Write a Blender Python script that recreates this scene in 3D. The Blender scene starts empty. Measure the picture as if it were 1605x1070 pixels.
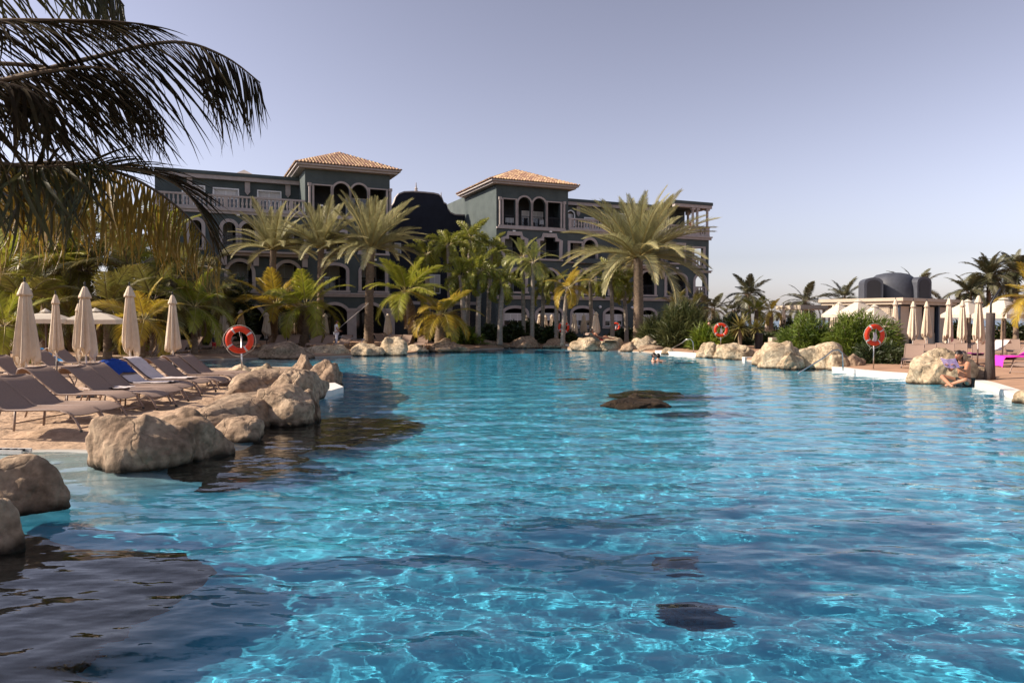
import bpy, bmesh, math, random
import numpy as np
from mathutils import Vector, Matrix, noise
from mathutils.geometry import delaunay_2d_cdt
R = math.radians
rng = random.Random(7)
S = bpy.context.scene
C = S.collection

# ------------------------------------------------------------------ camera
HC = 1.95            # eye height above the water
FPX = 1150.0         # focal length in pixels of the 1605 px wide photograph
PITCH = math.atan(33.0 / FPX)
cam = bpy.data.cameras.new('camera'); cam_o = bpy.data.objects.new('camera', cam); C.objects.link(cam_o)
cam.sensor_width = 36; cam.lens = 36 * FPX / 1605; cam.clip_end = 20000; cam.clip_start = .05
cam_o.location = (0, 0, HC); cam_o.rotation_euler = (R(90) - PITCH, 0, 0)
S.camera = cam_o

# ------------------------------------------------------------------ sky, sun, exposure
SUN_EL = R(34); SUN_AZ = R(-93)          # azimuth from +Y, clockwise
w = bpy.data.worlds.new('World'); S.world = w; w.use_nodes = True
wt = w.node_tree; wt.nodes.clear()
sky = wt.nodes.new('ShaderNodeTexSky'); sky.sky_type = 'NISHITA'; sky.sun_disc = False
sky.sun_elevation = SUN_EL; sky.sun_rotation = SUN_AZ
sky.air_density = 1.15; sky.dust_density = .75; sky.ozone_density = 3.0; sky.altitude = 0
hs = wt.nodes.new('ShaderNodeHueSaturation'); hs.inputs['Saturation'].default_value = .34
gm = wt.nodes.new('ShaderNodeGamma'); gm.inputs[1].default_value = 1.6
mx = wt.nodes.new('ShaderNodeMix'); mx.data_type = 'RGBA'; mx.blend_type = 'MULTIPLY'; mx.inputs['Factor'].default_value = 1
mx.inputs['B'].default_value = (.69, .64, .715, 1)
bg = wt.nodes.new('ShaderNodeBackground'); bg.inputs['Strength'].default_value = .05
wo = wt.nodes.new('ShaderNodeOutputWorld')
wt.links.new(sky.outputs[0], hs.inputs['Color']); wt.links.new(hs.outputs[0], gm.inputs[0]); wt.links.new(gm.outputs[0], mx.inputs['A'])
wt.links.new(mx.outputs['Result'], bg.inputs[0]); wt.links.new(bg.outputs[0], wo.inputs[0])
sl = bpy.data.lights.new('sun', 'SUN'); sl.energy = 5.0; sl.angle = R(.5); sl.color = (1, .86, .70)
sun = bpy.data.objects.new('sun', sl); C.objects.link(sun)
SDIR = Vector((math.sin(SUN_AZ) * math.cos(SUN_EL), math.cos(SUN_AZ) * math.cos(SUN_EL), math.sin(SUN_EL)))
sun.rotation_euler = SDIR.to_track_quat('Z', 'Y').to_euler()
sun.location = SDIR * 60
sl.cycles.is_caustics_light = True
vs = S.view_settings; vs.view_transform = 'Standard'; vs.look = 'None'; vs.gamma = 1; vs.use_curve_mapping = False
vs.exposure = .75
cy = S.cycles
cy.max_bounces = 8; cy.transparent_max_bounces = 24; cy.sample_clamp_indirect = 4; cy.sample_clamp_direct = 12
cy.use_denoising = True; cy.caustics_reflective = False; cy.caustics_refractive = True; cy.blur_glossy = .5

# ------------------------------------------------------------------ pixel <-> world
cp, sp = math.cos(PITCH), math.sin(PITCH)
def ray(px, py):
    a = (px - 802.5) / FPX; b = (535 - py) / FPX
    return Vector((a, cp + b * sp, -sp + b * cp))
def G(px, py, z=0.0):                     # the world point of height z seen at a pixel of the photograph
    d = ray(px, py); t = (z - HC) / d.z
    return Vector((0, 0, HC)) + d * t
def P(px, py, Y):                         # the world point at distance Y seen at a pixel
    d = ray(px, py); return Vector((0, 0, HC)) + d * (Y / d.y)

# ------------------------------------------------------------------ bookkeeping
def tag(o, label=None, cat=None, group=None, kind=None):
    if label: o['label'] = label
    if cat: o['category'] = cat
    if group: o['group'] = group
    if kind: o['kind'] = kind
    return o
def thing(name, label, cat, loc=(0, 0, 0), rz=0, group=None):
    o = bpy.data.objects.new(name, None); C.objects.link(o); o.empty_display_size = .2
    o.location = loc; o.rotation_euler = (0, 0, rz)
    return tag(o, label, cat, group)
def link(name, me, mat=None, parent=None, smooth=False, mw=None):
    o = bpy.data.objects.new(name, me); C.objects.link(o)
    if mat is not None and not me.materials: me.materials.append(mat)
    if smooth: me.polygons.foreach_set('use_smooth', [True] * len(me.polygons))
    if parent is not None: o.parent = parent
    if mw is not None: o.matrix_local = mw
    return o
def mesh(name, vs_, fs, smooth=False):
    me = bpy.data.meshes.new(name); me.from_pydata([tuple(v) for v in vs_], [], fs); me.update()
    if smooth: me.polygons.foreach_set('use_smooth', [True] * len(me.polygons))
    return me
class MB:                                  # collects boxes, tubes and lathes into one mesh
    def __init__(s): s.v = []; s.f = []
    def add(s, v, f):
        n = len(s.v); s.v += [tuple(x) for x in v]; s.f += [tuple(i + n for i in q) for q in f]; return s
    def box(s, a, b, M=None):
        x0, y0, z0 = a; x1, y1, z1 = b
        v = [Vector(p) for p in ((x0,y0,z0),(x1,y0,z0),(x1,y1,z0),(x0,y1,z0),(x0,y0,z1),(x1,y0,z1),(x1,y1,z1),(x0,y1,z1))]
        if M is not None: v = [M @ p for p in v]
        return s.add(v, [(0,3,2,1),(4,5,6,7),(0,1,5,4),(1,2,6,5),(2,3,7,6),(3,0,4,7)])
    def tube(s, pts, r, n=8, cap=True):
        pts = [Vector(p) for p in pts]; k = len(pts)
        rr = r if isinstance(r, (list, tuple)) else [r] * k
        v = []; f = []; up = None
        for i, p in enumerate(pts):
            d = (pts[min(i + 1, k - 1)] - pts[max(i - 1, 0)]).normalized()
            if up is None: up = Vector((0, 0, 1)) if abs(d.z) < .9 else Vector((0, 1, 0))
            a = d.cross(up).normalized(); b = a.cross(d); up = b
            for j in range(n):
                t = 2 * math.pi * j / n; v.append(p + (a * math.cos(t) + b * math.sin(t)) * rr[i])
        for i in range(k - 1):
            for j in range(n):
                j2 = (j + 1) % n; f.append((i * n + j, i * n + j2, (i + 1) * n + j2, (i + 1) * n + j))
        if cap: f += [tuple(range(n))[::-1], tuple(range((k - 1) * n, k * n))]
        return s.add(v, f)
    def lathe(s, prof, n=16, c=(0, 0, 0), fn=None):
        v = []; f = []; k = len(prof)
        for i, (r, z) in enumerate(prof):
            for j in range(n):
                t = 2 * math.pi * j / n; q = r * (fn(t, z) if fn else 1)
                v.append((c[0] + q * math.cos(t), c[1] + q * math.sin(t), c[2] + z))
        for i in range(k - 1):
            for j in range(n):
                j2 = (j + 1) % n; f.append((i * n + j, i * n + j2, (i + 1) * n + j2, (i + 1) * n + j))
        return s.add(v, f)
    def build(s, name, mat, parent=None, smooth=False):
        return link(name, mesh(name, s.v, s.f, smooth), mat, parent)

# ------------------------------------------------------------------ materials
def nt(name):
    m = bpy.data.materials.new(name); m.use_nodes = True; t = m.node_tree
    b = t.nodes['Principled BSDF']; return m, t, b
def mat(name, col, rough=.7, var=.25, scale=6, bump=.0, bscale=20, detail=6, col2=None, metal=0, spec=.35, stretch=None, trans=0, obj_var=0, island=0):
    m, t, b = nt(name); N = t.nodes.new; L = t.links.new
    tc = N('ShaderNodeTexCoord'); src = tc.outputs['Object']
    if stretch:
        mp = N('ShaderNodeMapping'); mp.inputs['Scale'].default_value = stretch; L(src, mp.inputs[0]); src = mp.outputs[0]
    n1 = N('ShaderNodeTexNoise'); n1.inputs['Scale'].default_value = scale; n1.inputs['Detail'].default_value = detail; n1.inputs['Roughness'].default_value = .62
    L(src, n1.inputs['Vector'])
    cr = N('ShaderNodeValToRGB'); cr.color_ramp.elements[0].position = .32; cr.color_ramp.elements[1].position = .68
    c2 = col2 or tuple(min(1, c * (1 + var)) for c in col); c1 = tuple(c * (1 - var) for c in col) if not col2 else col
    cr.color_ramp.elements[0].color = (*c1, 1); cr.color_ramp.elements[1].color = (*c2, 1)
    L(n1.outputs['Fac'], cr.inputs['Fac']); out = cr.outputs['Color']
    if obj_var or island:
        hv = N('ShaderNodeHueSaturation'); src2 = None
        if obj_var: oi = N('ShaderNodeObjectInfo'); src2 = oi.outputs['Random']
        else: gi = N('ShaderNodeNewGeometry'); src2 = gi.outputs['Random Per Island']
        mr = N('ShaderNodeMapRange'); k = obj_var or island; mr.inputs['To Min'].default_value = 1 - k; mr.inputs['To Max'].default_value = 1 + k
        L(src2, mr.inputs['Value']); L(mr.outputs[0], hv.inputs['Value']); L(out, hv.inputs['Color'])
        mr2 = N('ShaderNodeMapRange'); mr2.inputs['To Min'].default_value = .5 - k * .06; mr2.inputs['To Max'].default_value = .5 + k * .06
        L(src2, mr2.inputs['Value']); L(mr2.outputs[0], hv.inputs['Hue']); out = hv.outputs[0]
    L(out, b.inputs['Base Color'])
    b.inputs['Roughness'].default_value = rough; b.inputs['Metallic'].default_value = metal; b.inputs['Specular IOR Level'].default_value = spec
    if bump:
        n2 = N('ShaderNodeTexNoise'); n2.inputs['Scale'].default_value = bscale; n2.inputs['Detail'].default_value = 8; L(src, n2.inputs['Vector'])
        bp = N('ShaderNodeBump'); bp.inputs['Strength'].default_value = 1; bp.inputs['Distance'].default_value = bump
        L(n2.outputs['Fac'], bp.inputs['Height']); L(bp.outputs[0], b.inputs['Normal'])
    if trans:                                # thin leaf or cloth: some light passes through
        tr = N('ShaderNodeBsdfTranslucent'); L(out, tr.inputs['Color']); ms = N('ShaderNodeMixShader'); ms.inputs[0].default_value = trans
        L(b.outputs[0], ms.inputs[1]); L(tr.outputs[0], ms.inputs[2]); L(ms.outputs[0], t.nodes['Material Output'].inputs[0])
    return m

# sand, pool finish, water
M = {}
M['sand'] = mat('sand', (.40, .275, .18), .95, .25, 3.2, .06, 7)
M['deck'] = mat('deck', (.36, .215, .135), .9, .2, 1.6, .003, 60)
M['coping'] = mat('coping', (.70, .66, .60), .6, .1, 4, .001, 40)
def pool_mat():
    m, t, b = nt('pool_finish'); N = t.nodes.new; L = t.links.new
    g = N('ShaderNodeNewGeometry'); sx = N('ShaderNodeSeparateXYZ'); L(g.outputs['Position'], sx.inputs[0])
    n1 = N('ShaderNodeTexNoise'); n1.inputs['Scale'].default_value = .8; n1.inputs['Detail'].default_value = 5; L(g.outputs['Position'], n1.inputs['Vector'])
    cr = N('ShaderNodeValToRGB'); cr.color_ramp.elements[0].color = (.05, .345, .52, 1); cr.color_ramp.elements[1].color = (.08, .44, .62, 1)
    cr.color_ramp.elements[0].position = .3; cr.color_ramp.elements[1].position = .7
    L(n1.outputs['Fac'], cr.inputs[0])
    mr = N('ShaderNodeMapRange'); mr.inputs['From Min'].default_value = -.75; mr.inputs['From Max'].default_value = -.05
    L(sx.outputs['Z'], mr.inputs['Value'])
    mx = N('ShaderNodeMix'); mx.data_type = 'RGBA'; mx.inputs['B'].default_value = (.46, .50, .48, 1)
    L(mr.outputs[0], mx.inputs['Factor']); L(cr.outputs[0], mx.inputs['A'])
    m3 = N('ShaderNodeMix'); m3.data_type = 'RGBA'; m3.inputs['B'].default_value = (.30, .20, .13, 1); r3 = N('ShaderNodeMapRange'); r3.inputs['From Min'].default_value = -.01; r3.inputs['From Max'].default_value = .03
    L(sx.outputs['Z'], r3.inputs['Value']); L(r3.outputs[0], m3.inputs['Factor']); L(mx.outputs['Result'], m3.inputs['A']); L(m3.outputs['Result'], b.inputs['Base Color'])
    b.inputs['Roughness'].default_value = .8; b.inputs['Specular IOR Level'].default_value = .1
    return m
M['pool'] = pool_mat()
def water_mat():
    m, t, b = nt('water'); N = t.nodes.new; L = t.links.new
    b.inputs['Base Color'].default_value = (.80, .97, 1, 1); b.inputs['Roughness'].default_value = 0
    b.inputs['IOR'].default_value = 1.333; b.inputs['Transmission Weight'].default_value = 1
    g = N('ShaderNodeNewGeometry'); mp = N('ShaderNodeMapping'); mp.inputs['Scale'].default_value = (.6, 1.3, 1); L(g.outputs['Position'], mp.inputs[0])
    n1 = N('ShaderNodeTexNoise'); n1.inputs['Scale'].default_value = 4.5; n1.inputs['Detail'].default_value = 2; L(mp.outputs[0], n1.inputs['Vector'])
    bp = N('ShaderNodeBump'); bp.inputs['Strength'].default_value = 1; bp.inputs['Distance'].default_value = .009
    L(n1.outputs['Fac'], bp.inputs['Height']); L(bp.outputs[0], b.inputs['Normal'])
    return m
M['water'] = water_mat()

# ------------------------------------------------------------------ pool outline, ground, water
OUT = [(-4.6,-4),(-4.9,2),(-5.3,5),(-6.6,8.2),(-9.5,10.0),(-14,10.4),(-14,11.1)]
OUT += [tuple(G(x, y).xy) for x, y in ((-150,709),(0,707),(140,704),(215,715),(350,690),(420,662),(480,645),(497,622),(507,606),(530,596),(520,585),(455,578),(390,580),(300,583),(255,577),
       (270,566),(350,562),(480,560),(560,557),(640,556),(662,551),(735,550),(752,546),(880,545),(900,549),(1000,551),(1040,554),(1075,557),(1115,560),(1180,565),(1250,575),(1293,577),(1322,582.5),(1370,587.5),(1430,592),(1480,596),(1530,602),(1560,612),(1605,628),(1660,650))]
OUT += [(11.3,10),(11.6,4),(11,-4)]
def smooth_poly(p, it=2):
    for _ in range(it):
        q = []
        for i in range(len(p)):
            a = p[i]; b = p[(i + 1) % len(p)]
            q += [(a[0]*.75+b[0]*.25, a[1]*.75+b[1]*.25), (a[0]*.25+b[0]*.75, a[1]*.25+b[1]*.75)]
        p = q
    return p
def resample(p, d):
    r = []
    for i in range(len(p)):
        a = Vector(p[i]); b = Vector(p[(i + 1) % len(p)]); n = max(1, int(round((b - a).length / d)))
        for k in range(n): r.append(tuple(a.lerp(b, k / n)))
    return r
OUT = resample(smooth_poly(OUT, 2), .45)
OA = np.array(OUT); OB = np.roll(OA, -1, axis=0)
def sdist(pts):                           # distance to the pool edge, negative inside
    pts = np.asarray(pts, float); d = np.full(len(pts), 1e9); ins = np.zeros(len(pts), bool)
    for a, b in zip(OA, OB):
        ab = b - a; t = np.clip(((pts - a) @ ab) / (ab @ ab), 0, 1)
        q = pts - (a + t[:, None] * ab); d = np.minimum(d, (q * q).sum(1))
        c = ((a[1] > pts[:, 1]) != (b[1] > pts[:, 1]))
        with np.errstate(divide='ignore', invalid='ignore'):
            xx = (b[0] - a[0]) * (pts[:, 1] - a[1]) / (b[1] - a[1]) + a[0]
        ins ^= c & (pts[:, 0] < xx)
    d = np.sqrt(d); return np.where(ins, -d, d)
def jgrid(x0, x1, y0, y1, s):
    xs = np.arange(x0, x1, s); ys = np.arange(y0, y1, s); X, Y = np.meshgrid(xs, ys)
    p = np.stack([X.ravel(), Y.ravel()], 1); return p + (np.random.RandomState(3).rand(*p.shape) - .5) * s * .5
def ground_z(x, y):
    return .20 if y < 45 else min(.38, .20 + (y - 45) * .018)
def make_ground():
    pts = [jgrid(-22, -3.5, 9, 26, .16), jgrid(-40, 30, -6, 60, .9), jgrid(-160, 160, -20, 118, 6)]
    keep = []
    d0 = sdist(pts[0]); keep.append(pts[0][(d0 > .15) & (d0 < 14)])
    d1 = sdist(pts[1]); m = (d1 > .4) & ~((pts[1][:,0] > -22) & (pts[1][:,0] < -3.5) & (pts[1][:,1] > 9) & (pts[1][:,1] < 26)); keep.append(pts[1][m])
    d2 = sdist(pts[2]); m = (d2 > 3) & ~((np.abs(pts[2][:,0] + 5) < 35) & (pts[2][:,1] < 60) & (pts[2][:,1] > -6)); keep.append(pts[2][m])
    P_ = np.concatenate(keep)
    n = len(OUT); inner = [tuple(p) for p in P_]; corners = [(-170,-30),(170,-30),(170,125),(-170,125)]
    vs2 = [Vector(p) for p in OUT + corners + inner]
    ed = [(i, (i + 1) % n) for i in range(n)] + [(n, n+1), (n+1, n+2), (n+2, n+3), (n+3, n)]
    r = delaunay_2d_cdt(vs2, ed, [], 0, 1e-6)
    V = np.array([tuple(v) for v in r[0]]); F = np.array([f for f in r[2] if len(f) == 3])
    cen = V[F].mean(1); sd = sdist(cen)
    F = F[sd > -.0]
    dv = sdist(V); Z = np.zeros(len(V))
    for i, (x, y) in enumerate(V):
        g = ground_z(x, y); k = max(0, min(1, dv[i] / 1.3))
        z = g * (.55 + .45 * k)
        if x < -3.4 and 9 < y < 27 and dv[i] > 0:                  # raked, trodden sand
            a = noise.fractal(Vector((x * 2.4, y * 2.4, 0)), 1, 2, 4) * .075 + noise.fractal(Vector((x * .6, y * .6, 3)), 1, 2, 3) * .05
            z += a * min(1, dv[i] / .8)
        if x < -5.5 and y < 13: z *= min(1, .12 + dv[i] / 2.2) if dv[i] > 0 else .1      # the beach runs into the water
        Z[i] = z
    me = mesh('ground', np.column_stack([V, Z]), [tuple(map(int, f)) for f in F], True)
    o = link('ground', me); me.materials.append(M['sand']); me.materials.append(M['deck'])
    cen = V[F].mean(1)
    me.polygons.foreach_set('material_index', [1 if (x > 6 or (y > 37) or x < -25) else 0 for x, y in cen])
    tag(o, kind='structure')
    # basin: floor and sloping sides
    g = jgrid(-16, 16, -4, 54, .5); dg = sdist(g); g = g[dg < -.25]
    vs2 = [Vector(p) for p in OUT + [tuple(p) for p in g]]
    r = delaunay_2d_cdt(vs2, ed[:n], [], 0, 1e-6)
    V = np.array([tuple(v) for v in r[0]]); F = np.array([f for f in r[2] if len(f) == 3])
    F = F[sdist(V[F].mean(1)) < 0]; dv = -sdist(V); Z = []
    for (x, y), d in zip(V, dv):
        dep = 1.35 * min(1, d / .35)
        sh = max(0, min(1, (x + 5.4 + max(0, (9.2 - y) * 1.0)) / 3.4)) if (y < 12.5 and y > 6.5) else 1   # wading entry on the left
        sh = max(sh, .0); dep = dep * (sh * sh * (3 - 2 * sh)) + min(.16, d * .12) * (1 - sh)
        if y > 22 and x < -6: dep = min(dep, .35 + (x + 16) * .0 + max(0, (x + 12)) * .16)
        zz = ground_z(x, y) * .55
        if x < -5.5 and y < 13: zz *= .15
        Z.append(zz if d < 1e-3 else -dep)
    o = link('pool_floor', mesh('pool_floor', np.column_stack([V, Z]), [tuple(map(int, f)) for f in F], True), M['pool'])
    tag(o, kind='structure'); o.cycles.is_caustics_receiver = True
make_ground()

def waves(X, Y):
    rs = np.random.RandomState(11); Zs = np.zeros_like(X); D = np.hypot(X, Y)
    for i in range(90):
        lam = .13 * (1.5 / .13) ** (rs.rand() ** 1.0); th = R(78) + rs.randn() * R(34)
        k = 2 * math.pi / lam; ph = rs.rand() * 6.28
        a = WAMP * lam ** 1.0 * (.6 + rs.rand() * .8)
        wx = X + .12 * np.sin(Y * .9 + i) + .1 * np.sin(X * .7 + 2 * i); wy = Y + .12 * np.sin(X * 1.1 + i)
        env = .6 + .4 * np.sin(X * .31 + i * 1.7) * np.sin(Y * .27 + i)
        fade = np.clip(lam * 34 / (D * .28 + 1) , 0, 1)           # wavelets finer than the mesh there
        Zs += a * env * fade * np.sin(k * (wx * math.cos(th) + wy * math.sin(th)) + ph)
    return Zs
WAMP = .0028
def make_water():
    ys = [1.2]
    while ys[-1] < 54: ys.append(ys[-1] + max(.035, .0065 * ys[-1]))
    xs = [0.]
    while xs[-1] < 17: xs.append(xs[-1] + max(.04, .0085 * xs[-1] + .02))
    xs = [-x for x in xs[:0:-1]] + xs
    X, Y = np.meshgrid(xs, ys); Z = waves(X, Y); ny, nx = X.shape
    sd = sdist(np.stack([X.ravel(), Y.ravel()], 1)).reshape(X.shape)
    Z *= np.clip(-sd * .8 + .25, .15, 1)
    V = np.stack([X.ravel(), Y.ravel(), Z.ravel()], 1)
    I = np.arange(nx * ny).reshape(ny, nx)
    Q = np.stack([I[:-1, :-1], I[:-1, 1:], I[1:, 1:], I[1:, :-1]], -1).reshape(-1, 4)
    keep = sd.ravel()[Q].min(1) < .12; Q = Q[keep]
    used = np.unique(Q); mp_ = np.full(nx * ny, -1); mp_[used] = np.arange(len(used)); Q = mp_[Q]; V = V[used]
    me = bpy.data.meshes.new('pool_water'); me.vertices.add(len(V)); me.vertices.foreach_set('co', V.astype(np.float32).ravel())
    me.loops.add(Q.size); me.loops.foreach_set('vertex_index', Q.astype(np.int32).ravel())
    me.polygons.add(len(Q)); me.polygons.foreach_set('loop_start', np.arange(0, Q.size, 4, dtype=np.int32))
    me.update(calc_edges=True); me.polygons.foreach_set('use_smooth', [True] * len(Q))
    o = link('pool_water', me, M['water']); tag(o, kind='structure'); o.cycles.is_caustics_caster = True
make_water()
def sea():
    m = mat('sea', (.02, .07, .12), .25, .2, .02, .2, .05)
    o = MB().add([(-9000, 118, -3), (9000, 118, -3), (9000, 14000, -3), (-9000, 14000, -3)], [(0, 1, 2, 3)]).build('sea', m); tag(o, kind='structure')
sea()

# ================================================================== rocks
def rock_mat(name, c1, c2, dark):
    m, t, b = nt(name); N = t.nodes.new; L = t.links.new
    tc = N('ShaderNodeTexCoord'); oi = N('ShaderNodeObjectInfo'); ad = N('ShaderNodeVectorMath'); ad.operation = 'ADD'
    mu = N('ShaderNodeVectorMath'); mu.operation = 'SCALE'; mu.inputs['Scale'].default_value = 37
    cb = N('ShaderNodeCombineXYZ'); L(oi.outputs['Random'], cb.inputs[0]); L(cb.outputs[0], mu.inputs[0]); L(tc.outputs['Object'], ad.inputs[0]); L(mu.outputs[0], ad.inputs[1])
    n1 = N('ShaderNodeTexNoise'); n1.inputs['Scale'].default_value = 1.3; n1.inputs['Detail'].default_value = 9; n1.inputs['Roughness'].default_value = .68; L(ad.outputs[0], n1.inputs['Vector'])
    cr = N('ShaderNodeValToRGB'); cr.color_ramp.elements[0].position = .3; cr.color_ramp.elements[0].color = (*dark, 1)
    cr.color_ramp.elements[1].position = .7; cr.color_ramp.elements[1].color = (*c2, 1); e = cr.color_ramp.elements.new(.46); e.color = (*c1, 1)
    L(n1.outputs['Fac'], cr.inputs[0])
    mus = N('ShaderNodeTexNoise'); mus.inputs['Scale'].default_value = 9; mus.inputs['Detail'].default_value = 6; L(ad.outputs[0], mus.inputs['Vector'])
    r2 = N('ShaderNodeValToRGB'); r2.color_ramp.elements[0].position = .35; r2.color_ramp.elements[0].color = (.52, .5, .47, 1); r2.color_ramp.elements[1].position = .6; r2.color_ramp.elements[1].color = (1.12, 1.1, 1.06, 1)
    L(mus.outputs['Fac'], r2.inputs[0]); m1 = N('ShaderNodeMix'); m1.data_type = 'RGBA'; m1.blend_type = 'MULTIPLY'; m1.inputs['Factor'].default_value = .8
    L(cr.outputs[0], m1.inputs['A']); L(r2.outputs[0], m1.inputs['B'])
    g = N('ShaderNodeNewGeometry'); sx = N('ShaderNodeSeparateXYZ'); L(g.outputs['Position'], sx.inputs[0])
    nn = N('ShaderNodeTexNoise'); nn.inputs['Scale'].default_value = 5; L(g.outputs['Position'], nn.inputs['Vector'])
    ma = N('ShaderNodeMath'); ma.operation = 'MULTIPLY_ADD'; ma.inputs[1].default_value = -.14; L(nn.outputs['Fac'], ma.inputs[0]); L(sx.outputs['Z'], ma.inputs[2])
    mr = N('ShaderNodeMapRange'); mr.inputs['From Min'].default_value = -.06; mr.inputs['From Max'].default_value = .05; L(ma.outputs[0], mr.inputs['Value'])
    vd = N('ShaderNodeTexVoronoi'); vd.feature = 'DISTANCE_TO_EDGE'; vd.inputs['Scale'].default_value = 1.7
    dn0 = N('ShaderNodeTexNoise'); dn0.inputs['Scale'].default_value = 2.5; L(ad.outputs[0], dn0.inputs['Vector']); dm0 = N('ShaderNodeMix'); dm0.data_type = 'RGBA'; dm0.inputs['Factor'].default_value = .45
    L(ad.outputs[0], dm0.inputs['A']); L(dn0.outputs['Color'], dm0.inputs['B']); L(dm0.outputs['Result'], vd.inputs['Vector'])
    rd_ = N('ShaderNodeMapRange'); rd_.inputs['From Max'].default_value = .022; rd_.inputs['To Min'].default_value = .8; L(vd.outputs['Distance'], rd_.inputs['Value'])
    mk = N('ShaderNodeVectorMath'); mk.operation = 'SCALE'; L(m1.outputs['Result'], mk.inputs[0]); L(rd_.outputs[0], mk.inputs['Scale'])
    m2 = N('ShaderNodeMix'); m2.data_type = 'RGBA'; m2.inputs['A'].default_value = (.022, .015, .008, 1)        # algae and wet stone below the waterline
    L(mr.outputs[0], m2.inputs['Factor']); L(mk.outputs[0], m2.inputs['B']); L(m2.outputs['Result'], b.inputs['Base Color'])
    b.inputs['Roughness'].default_value = .85; b.inputs['Specular IOR Level'].default_value = .25
    v = N('ShaderNodeTexNoise'); v.inputs['Scale'].default_value = 5; v.inputs['Detail'].default_value = 12; v.inputs['Roughness'].default_value = .7; L(ad.outputs[0], v.inputs['Vector'])
    vo = N('ShaderNodeTexVoronoi'); vo.feature = 'DISTANCE_TO_EDGE'; vo.inputs['Scale'].default_value = 1.7
    dn = N('ShaderNodeTexNoise'); dn.inputs['Scale'].default_value = 2.5; L(ad.outputs[0], dn.inputs['Vector']); dm = N('ShaderNodeMix'); dm.data_type = 'RGBA'; dm.inputs['Factor'].default_value = .45
    L(ad.outputs[0], dm.inputs['A']); L(dn.outputs['Color'], dm.inputs['B']); L(dm.outputs['Result'], vo.inputs['Vector'])
    mrv = N('ShaderNodeMapRange'); mrv.inputs['From Max'].default_value = .03; L(vo.outputs['Distance'], mrv.inputs['Value'])
    am = N('ShaderNodeMath'); am.operation = 'MULTIPLY_ADD'; am.inputs[1].default_value = .28; L(mrv.outputs[0], am.inputs[0]); L(v.outputs['Fac'], am.inputs[2])
    bp = N('ShaderNodeBump'); bp.inputs['Strength'].default_value = .9; bp.inputs['Distance'].default_value = .06; L(am.outputs[0], bp.inputs['Height']); L(bp.outputs[0], b.inputs['Normal'])
    return m
M['rock'] = rock_mat('rock_brown', (.29, .205, .14), (.46, .355, .25), (.13, .088, .055))
M['rock_pale'] = rock_mat('rock_pale', (.42, .33, .22), (.60, .50, .36), (.22, .16, .10))
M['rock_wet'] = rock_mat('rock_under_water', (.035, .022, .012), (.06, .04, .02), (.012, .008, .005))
def rock(px0, px1, yt, yb, label, m='rock', depth=.8, sub=5, seed=0, rz=0, zb=0, sink=.35, name='boulder', flat=0, group=None, rough=1, peak=0):
    Y = G((px0 + px1) / 2, yb, zb).y; wd = (px1 - px0) * Y / FPX; ht = (yb - yt) * Y / FPX + .02
    dp = wd * depth; Yc = Y + dp * .42
    x = ((px0 + px1) / 2 - 802.5) / FPX * Yc; wd *= Yc / Y
    return rock_at(x, Yc, zb, wd, dp, ht, label, m, sub, seed, rz, sink, name, flat, group, rough, peak)
def rock_at(x, y, zb, wd, dp, ht, label, m='rock', sub=4, seed=0, rz=0, sink=.35, name='boulder', flat=0, group=None, rough=1, peak=0):
    bm = bmesh.new(); bmesh.ops.create_icosphere(bm, subdivisions=sub, radius=1)
    rs = random.Random(seed * 7 + 3); o3 = Vector((rs.random() * 50, rs.random() * 50, rs.random() * 50))
    pl = []                                   # a few planes knock facets off the ball
    for _ in range(14):
        n = Vector((rs.gauss(0, 1), rs.gauss(0, 1), rs.gauss(.2, .8))).normalized(); pl.append((n, .66 + rs.random() * .26))
    for v in bm.verts:
        p = v.co.copy()
        for n, d in pl:
            e = p.dot(n) - d
            if e > 0: p -= n * e * .9
        n = p.normalized()
        h = noise.fractal(p * .9 + o3, .9, 2.1, 2) * .24 + noise.fractal(p * 3.0 + o3, .9, 2.1, 3) * .038
        rd = noise.noise(p * 1.6 + o3 * 2); h += (min(abs(rd), .25) / .25 - .7) * .045
        h += noise.fractal(p * 9 + o3, .8, 2.2, 3) * .011
        p += n * h * rough
        if peak: p.z += peak * math.exp(-((p.x - .1) ** 2 + p.y ** 2) * 7)
        if p.z > 0 and flat: p.z *= 1 - flat * p.z
        v.co = p
    xs = [v.co.x for v in bm.verts]; ys = [v.co.y for v in bm.verts]; zt = max(v.co.z for v in bm.verts)
    sx, sy = wd / (max(xs) - min(xs)), dp / (max(ys) - min(ys))
    base = -.15
    for v in bm.verts:
        z = v.co.z
        zz = (z - base) / (zt - base) * ht if z > base else (z - base) * sink * max(ht, wd * .3)
        v.co = Vector(((v.co.x - (max(xs) + min(xs)) / 2) * sx, v.co.y * sy, zz))
    me = bpy.data.meshes.new(name); bm.to_mesh(me); bm.free()
    o = link(name, me, M[m], None, True); o.location = (x, y, zb); o.rotation_euler = (0, 0, rz)
    return tag(o, label, 'rock', group)
GR = 'boulders edging the pool'
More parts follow.
